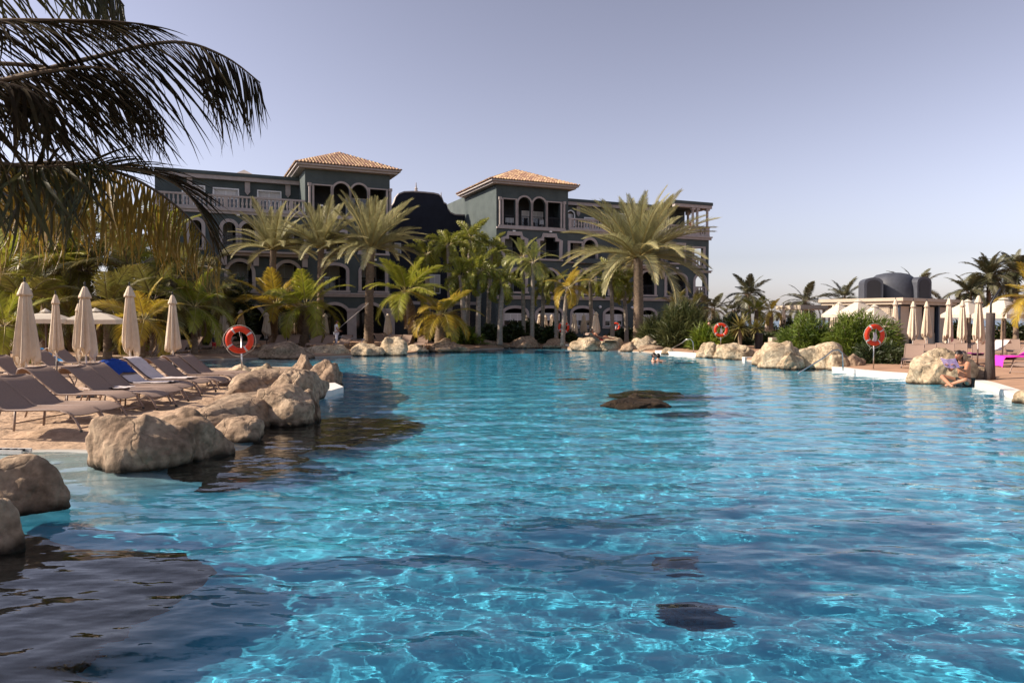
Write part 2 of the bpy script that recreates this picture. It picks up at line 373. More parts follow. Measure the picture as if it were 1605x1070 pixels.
RK = [
 (-70,101,718,806,'dark rounded rock slab jutting into the water at the left edge','rock',.45,6,1,0),
 (-80,30,788,868,'lower wet rock below the jutting slab at the left edge','rock',.6,5,2,0),
 (140,300,656,738,'pale cracked front lobe of rock where the beach meets the pool','rock',.8,6,3,0),
 (206,358,646,724,'largest brown boulder beside the sunlounger feet and the pool','rock',.75,6,4,0),
 (348,386,633,672,'small pointed stone between the largest boulder and the rock ridge','rock',.9,5,5,0),
 (330,410,658,694,'low smooth stone at the waterline behind the largest boulder','rock',.8,5,6,0),
 (385,502,606,668,'long sloping boulder in the middle of the rock ridge','rock',.9,6,7,0),
 (420,500,580,645,'rounded grey boulder at the top of the rock ridge','rock',.9,6,8,0),
 (366,450,622,660,'flat sandy boulder joining sand and the rock ridge','rock',.9,5,9,0),
 (452,492,555,600,'egg shaped boulder standing highest at the spit tip','rock',.9,5,10,0),
 (478,536,565,607,'boulder at the outer tip of the sand spit','rock',.9,5,11,0),
 (440,480,578,606,'small stone wedged left of the outermost spit boulder','rock',.9,5,12,0),
 (392,448,571,598,'rubble stone heap beside the nearest life ring post','rock_pale',.8,5,13,0),
 (340,400,573,594,'low rubble stones left of the nearest life ring post','rock_pale',.8,5,14,0),
 (388,450,540,561,'brown hump rock on the far left shore','rock',.8,4,15,0),
 (402,494,536,563,'broad brown rock under the far short palms','rock',.7,4,16,0),
 (480,552,541,558,'low pale stones below the skimming man','rock_pale',.6,4,17,0),
 (548,604,538,558,'rounded pale rock right of the skimming man','rock_pale',.7,4,18,0),
 (594,640,528,557,'greenish pointed rock beside the leaning far palm','rock_pale',.8,4,19,0),
 (666,740,530,552,'grey rock with a sharp peak right of the leaning palm','rock',.6,5,20,.55),
 (735,802,533,546,'low dark rocks below the ferns on the far shore','rock',.6,4,21,0),
 (798,852,527,546,'brown triangular rock below the dark hedge','rock',.7,4,22,0),
 (848,898,530,546,'brown rock at the right end of the dark hedge','rock',.7,4,23,0),
 (892,948,529,550,'craggy pale rock below the far sunbather','rock_pale',.7,4,24,0),
 (932,978,527,550,'upright pale rock right of the far sunbather','rock_pale',.7,4,25,0),
 (972,1004,536,551,'small dark stone between two pale far rocks','rock',.8,4,26,0),
 (983,1030,527,551,'tall pale rock on the shore left of the white coping','rock_pale',.8,4,27,0),
 (1000,1042,541,552,'low reddish stone by the start of the white coping','rock',.8,4,28,0),
 (1090,1138,536,561,'pale boulder at the right end of the far white coping','rock_pale',.7,5,29,0),
 (1117,1142,540,562,'narrow pale stone in front of the shaded life ring','rock_pale',.8,4,30,0),
 (1124,1184,538,564,'sloping pale boulder under the small white garden lamp','rock_pale',.7,5,31,0),
 (1178,1226,540,573,'pale boulder beginning the rock wall of the big bush','rock_pale',.7,5,32,0),
 (1188,1262,535,578,'pale lumpy boulder below the left side of the big bush','rock_pale',.7,5,33,0),
 (1240,1304,543,578,'smooth pale boulder below the middle of the big bush','rock_pale',.7,5,34,0),
 (1264,1332,536,579,'tallest pale boulder behind the near steel handrail','rock_pale',.8,5,35,0),
 (1318,1356,555,580,'brown shaded stone right of the near steel handrail','rock',.8,5,36,0),
 (1425,1532,547,603,'yellowish sloping boulder where the woman sits reading','rock_pale',.6,6,37,0),
 (1500,1566,575,601,'low brown stone behind the reading woman','rock',.6,5,38,0),
 (1596,1660,610,634,'pale stone at the water on the right edge of the picture','rock_pale',.7,5,39,0),
 (940,1052,627,641,'dark rock islet breaking the surface in mid pool','rock_wet',.7,5,40,0),
 (446,492,545,561,'low brown stone before the thick stemmed coconut palm','rock',.8,4,45,0),
 (632,672,540,553,'low pale stone between the pointed rock and the sharp peak','rock_pale',.8,4,46,0),
 (300,392,548,560,'long low brown stone under the child on the far left shore','rock',.4,4,47,0),
 (1035,1060,545,555,'tiny pale stone where the far white coping starts','rock_pale',.8,4,48,0),
 (984,1006,619,627,'little reddish stone on top of the dark islet','rock_wet',.8,4,41,0),
 (455,505,612,662,'rock between the middle ridge boulder and the white ledge','rock',.9,5,42,0),
 (1216,1262,552,579,'low pale stone filling the wall below the big bush','rock_pale',.7,5,43,0),
 (1295,1330,556,580,'low pale stone at the foot of the tallest wall boulder','rock_pale',.7,5,44,0),
]
for (a, b_, c, d, lb, m, dep, sub, seed, pk) in RK:
    rock(a, b_, c, d, lb, m, dep, sub, seed, peak=pk, group=GR if seed != 40 else None, sink=.5, rough=1.15)
rock_at(-5.15, 14.0, 0, 1.5, 4.6, .56, 'long low rock ridge running back from the pointed stone', 'rock', 6, 61, R(3), .5, 'boulder', .3, GR)
rock_at(-5.5, 17.2, 0, 1.6, 3.6, .82, 'long high rock ridge behind the middle ridge boulder', 'rock', 6, 62, R(-6), .5, 'boulder', .3, GR)
# submerged rock shelves, dark with algae
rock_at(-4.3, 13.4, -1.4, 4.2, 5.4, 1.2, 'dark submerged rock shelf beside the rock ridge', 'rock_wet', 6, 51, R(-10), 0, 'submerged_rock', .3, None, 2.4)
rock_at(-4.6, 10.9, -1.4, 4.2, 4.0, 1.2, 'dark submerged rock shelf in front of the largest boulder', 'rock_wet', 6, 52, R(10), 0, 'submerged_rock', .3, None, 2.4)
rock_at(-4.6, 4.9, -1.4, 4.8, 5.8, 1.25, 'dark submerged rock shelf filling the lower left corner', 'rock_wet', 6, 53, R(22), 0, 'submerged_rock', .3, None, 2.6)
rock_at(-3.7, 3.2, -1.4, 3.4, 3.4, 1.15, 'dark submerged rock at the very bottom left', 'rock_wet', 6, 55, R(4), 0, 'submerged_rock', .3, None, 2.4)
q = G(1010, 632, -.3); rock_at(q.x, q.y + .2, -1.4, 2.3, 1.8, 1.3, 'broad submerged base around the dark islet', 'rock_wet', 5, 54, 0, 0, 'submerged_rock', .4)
q = G(880, 620, 0)

# ================================================================== palms
def leaf_mat(name, c1, c2, tr=.35, rough=.45):
    m = mat(name, c1, rough, .2, 1.1, col2=c2, trans=tr, island=.22, spec=.45); return m
M['date_leaf'] = leaf_mat('date_palm_leaf', (.22, .22, .10), (.46, .41, .21), .3, .5)
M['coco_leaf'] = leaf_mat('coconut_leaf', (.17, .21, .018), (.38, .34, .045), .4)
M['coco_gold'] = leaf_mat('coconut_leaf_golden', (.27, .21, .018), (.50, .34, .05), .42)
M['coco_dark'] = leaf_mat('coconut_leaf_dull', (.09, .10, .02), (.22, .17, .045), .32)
M['fox_leaf'] = leaf_mat('foxtail_leaf', (.13, .17, .02), (.36, .33, .05), .35)
M['king_leaf'] = leaf_mat('king_palm_leaf', (.18, .22, .045), (.38, .36, .11), .35)
M['far_leaf'] = leaf_mat('far_palm_leaf', (.055, .068, .035), (.12, .105, .05), .2)
M['dry_leaf'] = leaf_mat('dry_palm_leaf', (.10, .055, .03), (.22, .13, .06), .2, .7)
M['rachis'] = mat('leaf_stalk', (.34, .27, .10), .5, .2, 3)
M['rachis_brown'] = mat('brown_leaf_stalk', (.10, .065, .035), .6, .2, 3)
M['trunk'] = mat('palm_trunk', (.20, .145, .10), .9, .35, 5, .03, 14, stretch=(1, 1, 3))
M['trunk_grey'] = mat('smooth_palm_trunk', (.26, .22, .18), .85, .25, 3, .01, 10, stretch=(1, 1, 4))
def frond_mesh(name, L=4, n=45, ll=.6, lw=.05, arc=1.0, vee=.5, ldroop=.3, fwd=.75, fluffy=False, seed=0, bare=.12, tipf=.45, twist=0, torn=0):
    """One pinnate leaf: starts at the origin towards +X and arches down by `arc` radians over its length."""
    rs = random.Random(seed); v = []; f = []; mi = []
    K = 14; pts = []; ang = 0; p = Vector((0, 0, 0)); dirs = []
    for i in range(K + 1):
        t = i / K; ang = -arc * (t ** 1.5); d = Vector((math.cos(ang), math.sin(twist * t * t) * .35, math.sin(ang))).normalized()
        pts.append(p.copy()); dirs.append(d); p += d * L / K
    def at(t):
        x = min(K - 1e-4, t * K); i = int(x); return pts[i].lerp(pts[i + 1], x - i), dirs[i].lerp(dirs[i + 1], x - i).normalized()
    # stalk, three sided
    for i in range(0, K + 1):
        t = i / K; r = L * .0085 * (1 - t * .9) + .003; d = dirs[i]; s = d.cross(Vector((0, 0, 1))).normalized(); u = s.cross(d)
        for a in (90, 210, 330): v.append(pts[i] + (s * math.cos(R(a)) + u * math.sin(R(a))) * r)
    for i in range(K):
        for j in range(3): f.append((i*3+j, i*3+(j+1)%3, i*3+3+(j+1)%3, i*3+3+j)); mi.append(1)
    for k in range(n):
        t = bare + (1 - bare) * (k + .5) / n
        prof = math.sin(math.pi * min(1, (t - bare) / (1 - bare) * .80 + .16)) ** .6
        q, d = at(t); s0 = d.cross(Vector((0, 0, 1))).normalized(); u0 = s0.cross(d)
        reps = ((1, 0), (-1, 0), (1, 1), (-1, 1)) if fluffy else ((1, 0), (-1, 0))
        for sd, lay in reps:
            if torn and rs.random() < torn: continue
            el = (rs.uniform(-1.3, 1.3) if fluffy else vee + rs.gauss(0, .09))
            side = s0 * sd * math.cos(el) + u0 * math.sin(el)
            fw = fwd * (.75 + .9 * t) + rs.gauss(0, .06)
            dd = (side + d * fw).normalized(); ln = ll * (prof * (1 - tipf * t * t) + .12) * rs.uniform(.85, 1.1)
            wv = d.cross(dd).cross(dd).normalized() if False else d
            dr = ldroop * rs.uniform(.7, 1.3); b0 = len(v); w0 = lw * (.7 + .5 * prof)
            pt = q.copy(); di = dd.copy(); segs = 3
            for i in range(segs + 1):
                tt = i / segs; ww = w0 * (.55, 1.0, .8, .08)[i] / 2
                wd = (d - di * d.dot(di)); wd = wd.normalized() if wd.length > 1e-3 else u0
                if i < segs: v += [pt - wd * ww, pt + wd * ww]
                else: v += [pt]
                pt = pt + di * ln / segs; di = (di + Vector((0, 0, -1)) * dr * (.25 + .75 * tt)).normalized()
            f += [(b0, b0+1, b0+3, b0+2), (b0+2, b0+3, b0+5, b0+4), (b0+4, b0+5, b0+6)]; mi += [0, 0, 0]
    me = mesh(name, v, f); me.polygons.foreach_set('material_index', mi); return me
def fset(kind, mats, **kw):
    r = []
    for i in range(4):
        k = dict(kw); k['arc'] = kw['arc'] * (.6, .85, 1.15, 1.45)[i]; me = frond_mesh('frond', seed=i * 13 + len(kind), **k)
        for m in mats: me.materials.append(M[m])
        r.append(me)
    return r
FR = {
 'date': fset('date', ('date_leaf', 'rachis'), L=1, n=72, ll=.19, lw=.0062, arc=.85, vee=.40, ldroop=.20, fwd=1.05, bare=.09),
 'coco': fset('coco', ('coco_leaf', 'rachis'), L=1, n=56, ll=.30, lw=.013, arc=1.25, vee=.15, ldroop=.5, fwd=.75, bare=.14),
 'gold': fset('gold', ('coco_gold', 'rachis'), L=1, n=56, ll=.30, lw=.013, arc=1.25, vee=.15, ldroop=.5, fwd=.75, bare=.14),
 'dull': fset('dull', ('coco_dark', 'rachis_brown'), L=1, n=44, ll=.32, lw=.014, arc=1.5, vee=.1, ldroop=.7, fwd=.7, bare=.14),
 'fox': fset('fox', ('fox_leaf', 'rachis'), L=1, n=44, ll=.19, lw=.018, arc=1.7, vee=.1, ldroop=.35, fwd=.5, fluffy=True, bare=.12),
 'king': fset('king', ('king_leaf', 'rachis'), L=1, n=44, ll=.27, lw=.014, arc=1.3, vee=.2, ldroop=.45, fwd=.6, bare=.15),
 'far': fset('far', ('far_leaf', 'rachis_brown'), L=1, n=36, ll=.26, lw=.020, arc=1.3, vee=.15, ldroop=.5, fwd=.8, bare=.1),
 'dry': fset('dry', ('dry_leaf', 'rachis_brown'), L=1, n=24, ll=.22, lw=.02, arc=1.2, vee=-.2, ldroop=.9, fwd=.7, bare=.15),
}
def trunk_mesh(h, r0, r1, lean=(0, 0), ring=.12, n=10, bulge=0):
    mb = MB(); K = max(8, int(h / ring)); pts = []; rr = []
    K = min(K, 46)
    for i in range(K + 1):
        t = i / K; pts.append((lean[0] * (t ** 1.6), lean[1] * (t ** 1.6), h * t)); r = r0 + (r1 - r0) * t
        r *= 1 + (.09 if i % 2 else -.03) + bulge * math.exp(-t * 9) + .25 * math.exp(-((1 - t) * 9) ** 2) * (bulge > .3)
        rr.append(r)
    return mb.tube(pts, rr, n)
def palm(kind, name, label, cx, cy, Y, rad, bx=None, nf=24, group=None, seed=0, elmin=-25, elmax=80, tr=.14, tmat='trunk', dry=0, zg=None, cat='palm tree', noise_el=8, wind=0, bulge=.25):
    rs = random.Random(seed * 31 + 5); c = P(cx, cy, Y); zg = ground_z(c.x, c.y) if zg is None else zg
    if bx is None: bx = cx
    b = Vector(((bx - 802.5) / FPX * Y, Y, zg - .05)); L = rad * Y / FPX
    o = thing(name, label, cat, b, 0, group)
    h = c.z - b.z
    trunk_mesh(h, tr * 1.15, tr, (c.x - b.x, 0), bulge=bulge).build('trunk', M[tmat], o, True)
    top = c - b; ga = 2.39996
    for i in range(nf):
        t = (i + .5) / nf; el = R(elmax + (elmin - elmax) * (t ** .9)) + R(rs.gauss(0, noise_el)); az = i * ga + rs.gauss(0, .15)
        vi = min(3, max(0, int((1 - math.sin(max(0, el))) * 3.2 + rs.uniform(-.6, .6))))
        dr = i >= nf - dry
        me = (FR['dry'] if dr else FR[kind])[vi]
        if dr: el = R(rs.uniform(-60, -35))
        s = L * rs.uniform(.88, 1.08) * (.82 if dr else 1) * (.75 + .25 * min(1, t * 3 + .3))
        mw = Matrix.Translation(top + Vector((math.cos(az), math.sin(az), 0)) * tr * .5) @ Matrix.Rotation(az + wind * math.sin(az), 4, 'Z') @ Matrix.Rotation(-el, 4, 'Y') @ Matrix.Rotation(rs.gauss(0, .25), 4, 'X') @ Matrix.Diagonal((s, s, s, 1))
        link('frond', me, None, o, mw=mw)
    return o
GP = 'date palms in front of the hotel'
palm('date','date_palm','silver green date palm farthest left of the three before the left wing',428,392,53,84,427,38,GP,1,8,82,.22)
palm('date','date_palm','silver green date palm in the middle of the three before the left wing',503,390,52.5,88,502,38,GP,2,8,82,.22)
palm('date','date_palm','tall date palm with full trunk in front of the left tower',581,389,52,96,578,48,GP,3,-5,82,.27)
palm('date','date_palm','largest date palm with a huge spreading crown before the right wing',1000,404,51,124,1001,66,GP,4,-8,85,.31)
GCO = 'short yellow green coconut palms on the far terrace'
palm('gold','coconut_palm','coconut palm with upright yellow green fan of leaves left of the thick stemmed one',432,478,50,76,431,16,GCO,11,-25,84,.17,dry=2)
palm('coco','coconut_palm','bushy coconut palm with thick ragged stem left of the skimming man',480,478,47.5,74,474,22,GCO,12,-40,82,.34,dry=3)
palm('coco','coconut_palm','coconut palm with a slim leaning stem behind the greenish pointed rock',637,458,47,76,645,20,GCO,13,-35,82,.17,dry=2)
palm('gold','coconut_palm','drooping coconut palm on several stems above the sharp peaked rock',692,492,46,62,689,20,GCO,14,-40,80,.3,dry=1)
GF = 'bushy foxtail palms in the middle of the far terrace'
for i, (cx, cy, r, bx, Y, lb) in enumerate([
 (668,398,40,672,54,'foxtail palm nearest the dark gable, left of the cluster'),
 (703,384,44,706,53,'bright foxtail palm with a round top in the cluster'),
 (738,372,46,732,55,'highest foxtail palm of the cluster against the pale side wall'),
 (770,388,42,765,55,'foxtail palm just left of the right tower'),
 (722,432,42,728,51,'low foxtail palm with orange lit leaves in the cluster'),
 (752,424,50,749,51,'foxtail palm on the thickest grey trunk of the cluster'),
 (788,442,44,783,51,'dark foxtail palm in front of the right tower')]):
    palm('fox','foxtail_palm',lb,cx,cy,Y,r,bx,15,GF,20+i,-50,75,.16,'trunk_grey',noise_el=10)
GK = 'feathery king palms before the right wing'
for i, (cx, cy, r, bx, Y, kd, lb) in enumerate([
 (818,402,42,821,53,'king','feathery palm in front of the right tower windows'),
 (836,410,44,834,52,'king','pale feathery palm with upright spear before the right tower'),
 (872,442,34,872,52,'king','small feathery palm left of the yellow one'),
 (890,450,40,882,50,'gold','yellow feathery palm above the two closed parasols'),
 (852,452,32,850,54,'fox','low bushy palm between two feathery ones'),
 (958,436,46,960,53,'fox','bushy palm left of the largest date palm trunk'),
 (925,440,34,927,55,'king','feathery palm under the largest date palm crown'),
 (978,450,32,982,54,'fox','small bushy palm touching the largest date palm trunk')]):
    palm(kd,'feathery_palm',lb,cx,cy,Y,r,bx,14,GK,40+i,-45,80,.13,'trunk_grey')
GL = 'coconut palms massed on the left behind the parasols'
LB = ['behind the first closed parasol','at the left edge of the picture','arching over the second closed parasol','high on the left under the hanging leaf','above the third closed parasol','between third and fourth closed parasols','above the fourth closed parasol','right of the fourth closed parasol','above the fifth closed parasol','right of the fifth closed parasol','nearest the hotel on the left','with stem seen beside the fourth closed parasol','low at the left edge','low behind the open parasols','behind the fourth closed parasol, lowest','farthest back on the left','tall in the middle of the left mass','tall over the hanging golden leaf','small beside the hotel corner','tall at the far left']
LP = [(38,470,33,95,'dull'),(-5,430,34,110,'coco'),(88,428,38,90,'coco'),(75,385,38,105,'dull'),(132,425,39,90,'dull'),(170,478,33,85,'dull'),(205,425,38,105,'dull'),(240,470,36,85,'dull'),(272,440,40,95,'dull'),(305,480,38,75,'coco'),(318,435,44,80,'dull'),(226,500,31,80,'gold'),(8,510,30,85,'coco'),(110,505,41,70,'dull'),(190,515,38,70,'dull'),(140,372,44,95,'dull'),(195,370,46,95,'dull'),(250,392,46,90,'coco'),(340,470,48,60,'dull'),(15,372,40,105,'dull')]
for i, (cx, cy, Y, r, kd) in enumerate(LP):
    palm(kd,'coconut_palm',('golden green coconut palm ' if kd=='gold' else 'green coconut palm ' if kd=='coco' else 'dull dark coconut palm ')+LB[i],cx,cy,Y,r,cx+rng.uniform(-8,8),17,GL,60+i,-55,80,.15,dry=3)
GQ = 'distant palms on the right against the sky'
for i, (cx, cy, Y, r, kd, nf, lb) in enumerate([
 (1173,462,72,44,'far',22,'dark distant coconut palm standing highest right of the hotel'),
 (1262,472,70,44,'far',18,'distant coconut palm with outstretched leaves above the big bush'),
 (1323,466,74,42,'far',18,'distant coconut palm left of the dark dome'),
 (1437,456,70,52,'far',18,'brown coconut palm behind the right of the dark dome'),
 (1060,478,58,34,'dull',16,'dull palm against the right end of the hotel'),
 (1088,482,56,38,'dull',16,'dull palm right of the hotel corner, near'),
 (1118,484,60,38,'far',16,'dark palm above the man in green shorts'),
 (1150,486,58,32,'far',16,'dark palm behind the spiky agave'),
 (1186,486,52,30,'coco',14,'little yellow green palm left of a thin sunlit stem'),
 (1208,488,50,30,'gold',14,'little yellow green palm on a thin sunlit stem'),
 (1228,492,60,30,'far',12,'dark little palm just left of the big bush'),
 (1550,432,52,48,'far',36,'dark fan shaped palm above the open parasols'),
 (1592,426,54,46,'far',34,'dark palm at the right edge above the parasols'),
 (1520,458,52,44,'far',28,'dark low palm left of the fan shaped one'),
 (1575,462,56,42,'far',28,'dark palm filling the gap above the rightmost parasols'),
 (1630,470,26,70,'gold',22,'sunlit palm whose yellow leaf tips enter at the right edge')]):
    palm(kd,'coconut_palm' if 'fan' not in lb else 'fan_palm',lb,cx,cy,Y,r,cx+rng.uniform(-3,3),nf,GQ,90+i,-35,82,.14,'trunk')

# foreground palm, crown left of the frame: big leaves hang in at the top left
NLEAF = [0]; NJ = {}
def big_frond(o, pts3, leafl, width, n, mats, seed, droop, vee=0.1, fwd=.45, sides=(1, -1), ztop=None):
    rs = random.Random(seed); pts3 = [Vector(p) - o.location for p in pts3]
    # Catmull-Rom through the given points
    def at(t):
        k = len(pts3) - 1; x = min(k - 1e-5, max(0, t * k)); i = int(x); u = x - i
        a = pts3[max(i - 1, 0)]; b = pts3[i]; c = pts3[i + 1]; d = pts3[min(i + 2, k)]
        return .5 * ((2 * b) + (c - a) * u + (2 * a - 5 * b + 4 * c - d) * u * u + (3 * b - a - 3 * c + d) * u ** 3)
    st = [at(i / 30) for i in range(31)]
    fr = MB().tube(st, [.034 * (1 - i / 31) + .005 for i in range(31)], 6).build('frond', M[mats[1]], o, True)
    base = []
    for vnt in range(6):                    # six leaflet shapes with a fold along the middle, shared by all leaflets
        v = []; f = []; K = 7; p = Vector(); d = Vector((1, 0, 0)); dr = droop * (.65 + .16 * vnt); kink = rs.randint(2, 5) if vnt % 3 == 0 else -1
        for i in range(K + 1):
            t = i / K; ww = (.5, .85, 1, 1, .9, .7, .42, .03)[i] / 2 * width / leafl
            v += [p + Vector((0, -ww, ww * .45)), p, p + Vector((0, ww, ww * .45))]
            p = p + d / K; d = (d + Vector((0, rs.gauss(0, .03), -1)) * dr / K * (1 + t) * (3.2 if i == kink else 1)).normalized()
        for i in range(K):
            for j in (0, 1): f.append((i*3+j, i*3+j+1, i*3+4+j, i*3+3+j))
        me = mesh('leaflet', v, f, True); me.materials.append(M[mats[0]]); base.append(me)
    jv = []; jf = []
    for k in range(n):
        t = .03 + .965 * k / n
        q = at(t); d = (at(min(1, t + .01)) - at(max(0, t - .01))).normalized(); s0 = d.cross(Vector((0, 0, 1))).normalized(); u0 = s0.cross(d)
        for sd in sides:
            if rs.random() < .04: continue
            e = vee + rs.gauss(0, .10); fw = fwd * (.6 + 1.3 * t * t) + rs.gauss(0, .06)
            x = (s0 * sd * math.cos(e) + u0 * math.sin(e) + d * fw).normalized()
            z = (Vector((0, 0, 1)) - x * x.z).normalized(); y = z.cross(x)
            ln = leafl * (math.sin(math.pi * (.16 + .78 * t)) ** .65) * rs.uniform(.8, 1.1)
            mw = Matrix(((x.x, y.x, z.x, q.x), (x.y, y.y, z.y, q.y), (x.z, y.z, z.z, q.z), (0, 0, 0, 1))) @ Matrix.Rotation(rs.gauss(0, .35), 4, 'X') @ Matrix.Diagonal((ln, ln, ln, 1))
            me = base[rs.randrange(6)]
            if NLEAF[0] < 300: link('leaflet', me, None, fr, mw=mw); NLEAF[0] += 1
            else: n0 = len(jv); jv += [tuple(mw @ v_.co) for v_ in me.vertices]; jf += [tuple(i_ + n0 for i_ in p_.vertices) for p_ in me.polygons]
    if jv: NJ[mats[0]] = NJ.get(mats[0], []) + [(jv, jf)]
    return fr
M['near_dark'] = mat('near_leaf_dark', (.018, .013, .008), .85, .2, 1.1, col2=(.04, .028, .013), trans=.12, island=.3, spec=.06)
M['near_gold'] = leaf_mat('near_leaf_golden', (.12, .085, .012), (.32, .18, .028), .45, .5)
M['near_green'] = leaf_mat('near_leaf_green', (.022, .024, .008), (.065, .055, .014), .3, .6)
YN = 7.4
base = Vector((-8.6, 6.6, .05)); crown = Vector((-7.9, 6.9, 4.9))
np_ = thing('coconut_palm', 'near coconut palm outside the left edge, its long leaves hanging into the upper left corner', 'palm tree', base)
trunk_mesh(crown.z - base.z, .2, .15, ((crown - base).x, (crown - base).y), n=14, bulge=.4).build('trunk', M['trunk'], np_, True)
def PP(l): return [crown] + [P(x, y, Y) for x, y, Y in l]
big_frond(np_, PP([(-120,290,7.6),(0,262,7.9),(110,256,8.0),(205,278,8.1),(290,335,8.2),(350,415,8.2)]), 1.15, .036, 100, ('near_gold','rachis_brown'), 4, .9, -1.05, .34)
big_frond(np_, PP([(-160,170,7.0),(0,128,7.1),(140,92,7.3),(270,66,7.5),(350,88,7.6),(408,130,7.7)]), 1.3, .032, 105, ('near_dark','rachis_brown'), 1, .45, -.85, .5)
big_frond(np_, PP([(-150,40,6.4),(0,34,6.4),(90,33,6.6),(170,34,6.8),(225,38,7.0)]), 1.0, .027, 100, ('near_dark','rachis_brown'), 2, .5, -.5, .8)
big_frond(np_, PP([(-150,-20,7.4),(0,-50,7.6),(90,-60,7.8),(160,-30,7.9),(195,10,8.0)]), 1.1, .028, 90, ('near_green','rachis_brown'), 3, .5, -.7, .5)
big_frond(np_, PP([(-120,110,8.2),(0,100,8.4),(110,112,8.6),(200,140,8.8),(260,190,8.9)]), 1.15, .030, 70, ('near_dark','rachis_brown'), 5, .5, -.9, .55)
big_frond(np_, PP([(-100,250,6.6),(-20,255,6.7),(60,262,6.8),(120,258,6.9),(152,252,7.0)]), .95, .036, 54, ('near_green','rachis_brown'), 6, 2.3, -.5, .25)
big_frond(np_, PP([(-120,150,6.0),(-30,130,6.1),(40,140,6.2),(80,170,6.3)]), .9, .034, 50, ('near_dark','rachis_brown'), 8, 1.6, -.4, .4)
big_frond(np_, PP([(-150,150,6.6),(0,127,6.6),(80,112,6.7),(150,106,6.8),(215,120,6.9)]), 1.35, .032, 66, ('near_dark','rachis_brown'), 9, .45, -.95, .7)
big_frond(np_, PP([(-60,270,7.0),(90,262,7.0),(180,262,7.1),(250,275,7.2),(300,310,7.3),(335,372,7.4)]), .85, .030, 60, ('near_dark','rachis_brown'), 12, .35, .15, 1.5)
for m_, ls_ in NJ.items():
    mb = MB()
    for a_, b_ in ls_: mb.add(a_, b_)
    tag(mb.build('leaflets', M[m_], np_, True), kind='stuff')

# ================================================================== shrubs
def leaf_cloud(n, rx, ry, rz, ln, wd, seed, up=.3, lump=.35, hang=0):
    rs = np.random.RandomState(seed); V = []; out = np.zeros((n, 5, 3))
    u = rs.randn(n, 3); u /= np.linalg.norm(u, axis=1)[:, None]; u[:, 2] = np.abs(u[:, 2]) * .98 - .08
    r = (rs.rand(n) ** .35); lum = 1 + lump * (np.sin(u[:, 0] * 5 + seed) * np.sin(u[:, 1] * 4 + 1) + .6 * np.sin(u[:, 2] * 9 + u[:, 0] * 8 + seed * 2)) * .6
    c = u * (r * lum)[:, None] * np.array([rx, ry, rz])
    d = u * .8 + rs.randn(n, 3) * .55; d[:, 2] += up; d /= np.linalg.norm(d, axis=1)[:, None]
    s = np.cross(d, rs.randn(n, 3)); s /= np.linalg.norm(s, axis=1)[:, None]
    L = ln * (.6 + rs.rand(n) * .8)[:, None]; W = wd * .5
    d2 = d.copy(); d2[:, 2] -= .5 + hang; d2 /= np.linalg.norm(d2, axis=1)[:, None]
    out[:, 0] = c - s * W * .5; out[:, 1] = c + s * W * .5; m = c + d * L * .5
    out[:, 2] = m + s * W; out[:, 3] = m - s * W; out[:, 4] = m + d2 * L * .5
    out[..., 2] = np.maximum(out[..., 2], .0)
    k = np.arange(n)[:, None] * 5
    q = [tuple(x) for x in (k + np.array([[0, 1, 2, 3]])).tolist()] + [tuple(x) for x in (k + np.array([[3, 2, 4]])).tolist()]
    return mesh('foliage', out.reshape(-1, 3).tolist(), q)
M['bush'] = leaf_mat('bush_leaf', (.05, .09, .012), (.16, .20, .022), .3)
M['hedge'] = leaf_mat('hedge_leaf', (.02, .034, .011), (.06, .075, .02), .15)
M['strap'] = leaf_mat('strappy_leaf', (.07, .12, .012), (.22, .26, .03), .4)
M['reed'] = leaf_mat('reed_leaf', (.055, .075, .025), (.13, .13, .045), .3)
M['agave'] = leaf_mat('agave_leaf', (.16, .15, .04), (.34, .28, .09), .2)
def bush(px0, px1, yt, yb, Y, label, m, n, ln, wd, seed, depth=.7, group=None, name='shrub', up=.3, hang=0, lump=.35):
    a = P(px0, yb, Y); b = P(px1, yt, Y); wdt = b.x - a.x; zb = ground_z(0, Y); h = b.z - zb
    o = thing(name, label, 'shrub', ((a.x + b.x) / 2, Y, zb), 0, group)
    f = link('foliage', leaf_cloud(n, wdt / 2 * .9, wdt / 2 * depth, h * .92, ln, wd, seed, up, lump, hang), M[m], o)
    st = MB(); rs = random.Random(seed)
    for k in range(7):
        x = rs.uniform(-.25, .25) * wdt; y = rs.uniform(-.2, .2) * wdt * depth; st.tube([(x * .3, y * .3, -.05), (x * .7, y * .7, h * .35), (x, y, h * .7)], [.05, .035, .015], 5)
    st.build('stem', M['trunk'], o)
    return o
bush(1208,1325,488,577,34,'left half of the big feathery green bush on the rock wall','bush',9000,.34,.035,1,.8,'big green bushes on the rock wall')
bush(1275,1415,485,577,32.8,'right and larger half of the big feathery green bush on the rock wall','bush',12000,.34,.035,2,.7,'big green bushes on the rock wall')
bush(1325,1430,535,577,30.2,'low dark shrub around the foot of the right life ring','hedge',5000,.25,.03,3,.6)
bush(745,800,510,541,53.5,'dark leafy shrub at the left end of the far hedge','hedge',3500,.4,.16,4,.8)
bush(785,850,503,541,54,'dark dense shrub in the middle of the far hedge','hedge',4500,.4,.16,5,.8)
bush(835,905,508,542,53.5,'dark dense shrub behind the left one of the far life rings','hedge',4500,.4,.16,6,.8)
bush(695,760,512,545,51.5,'fern like shrub right of the sharp peaked rock','bush',3000,.5,.08,7,.7)
bush(1002,1050,500,552,48,'grey green reedy shrub left of the white coping','reed',3000,.8,.05,8,.7,up=.9)
bush(1030,1112,478,553,47,'tall reedy shrub mass before the hotel corner','reed',7000,.9,.05,9,.7,up=1.0)
bush(1082,1140,517,556,43.5,'bright green strappy plant by the far handrail','strap',2200,.7,.07,10,.7,up=1.0,name='strappy_plant')
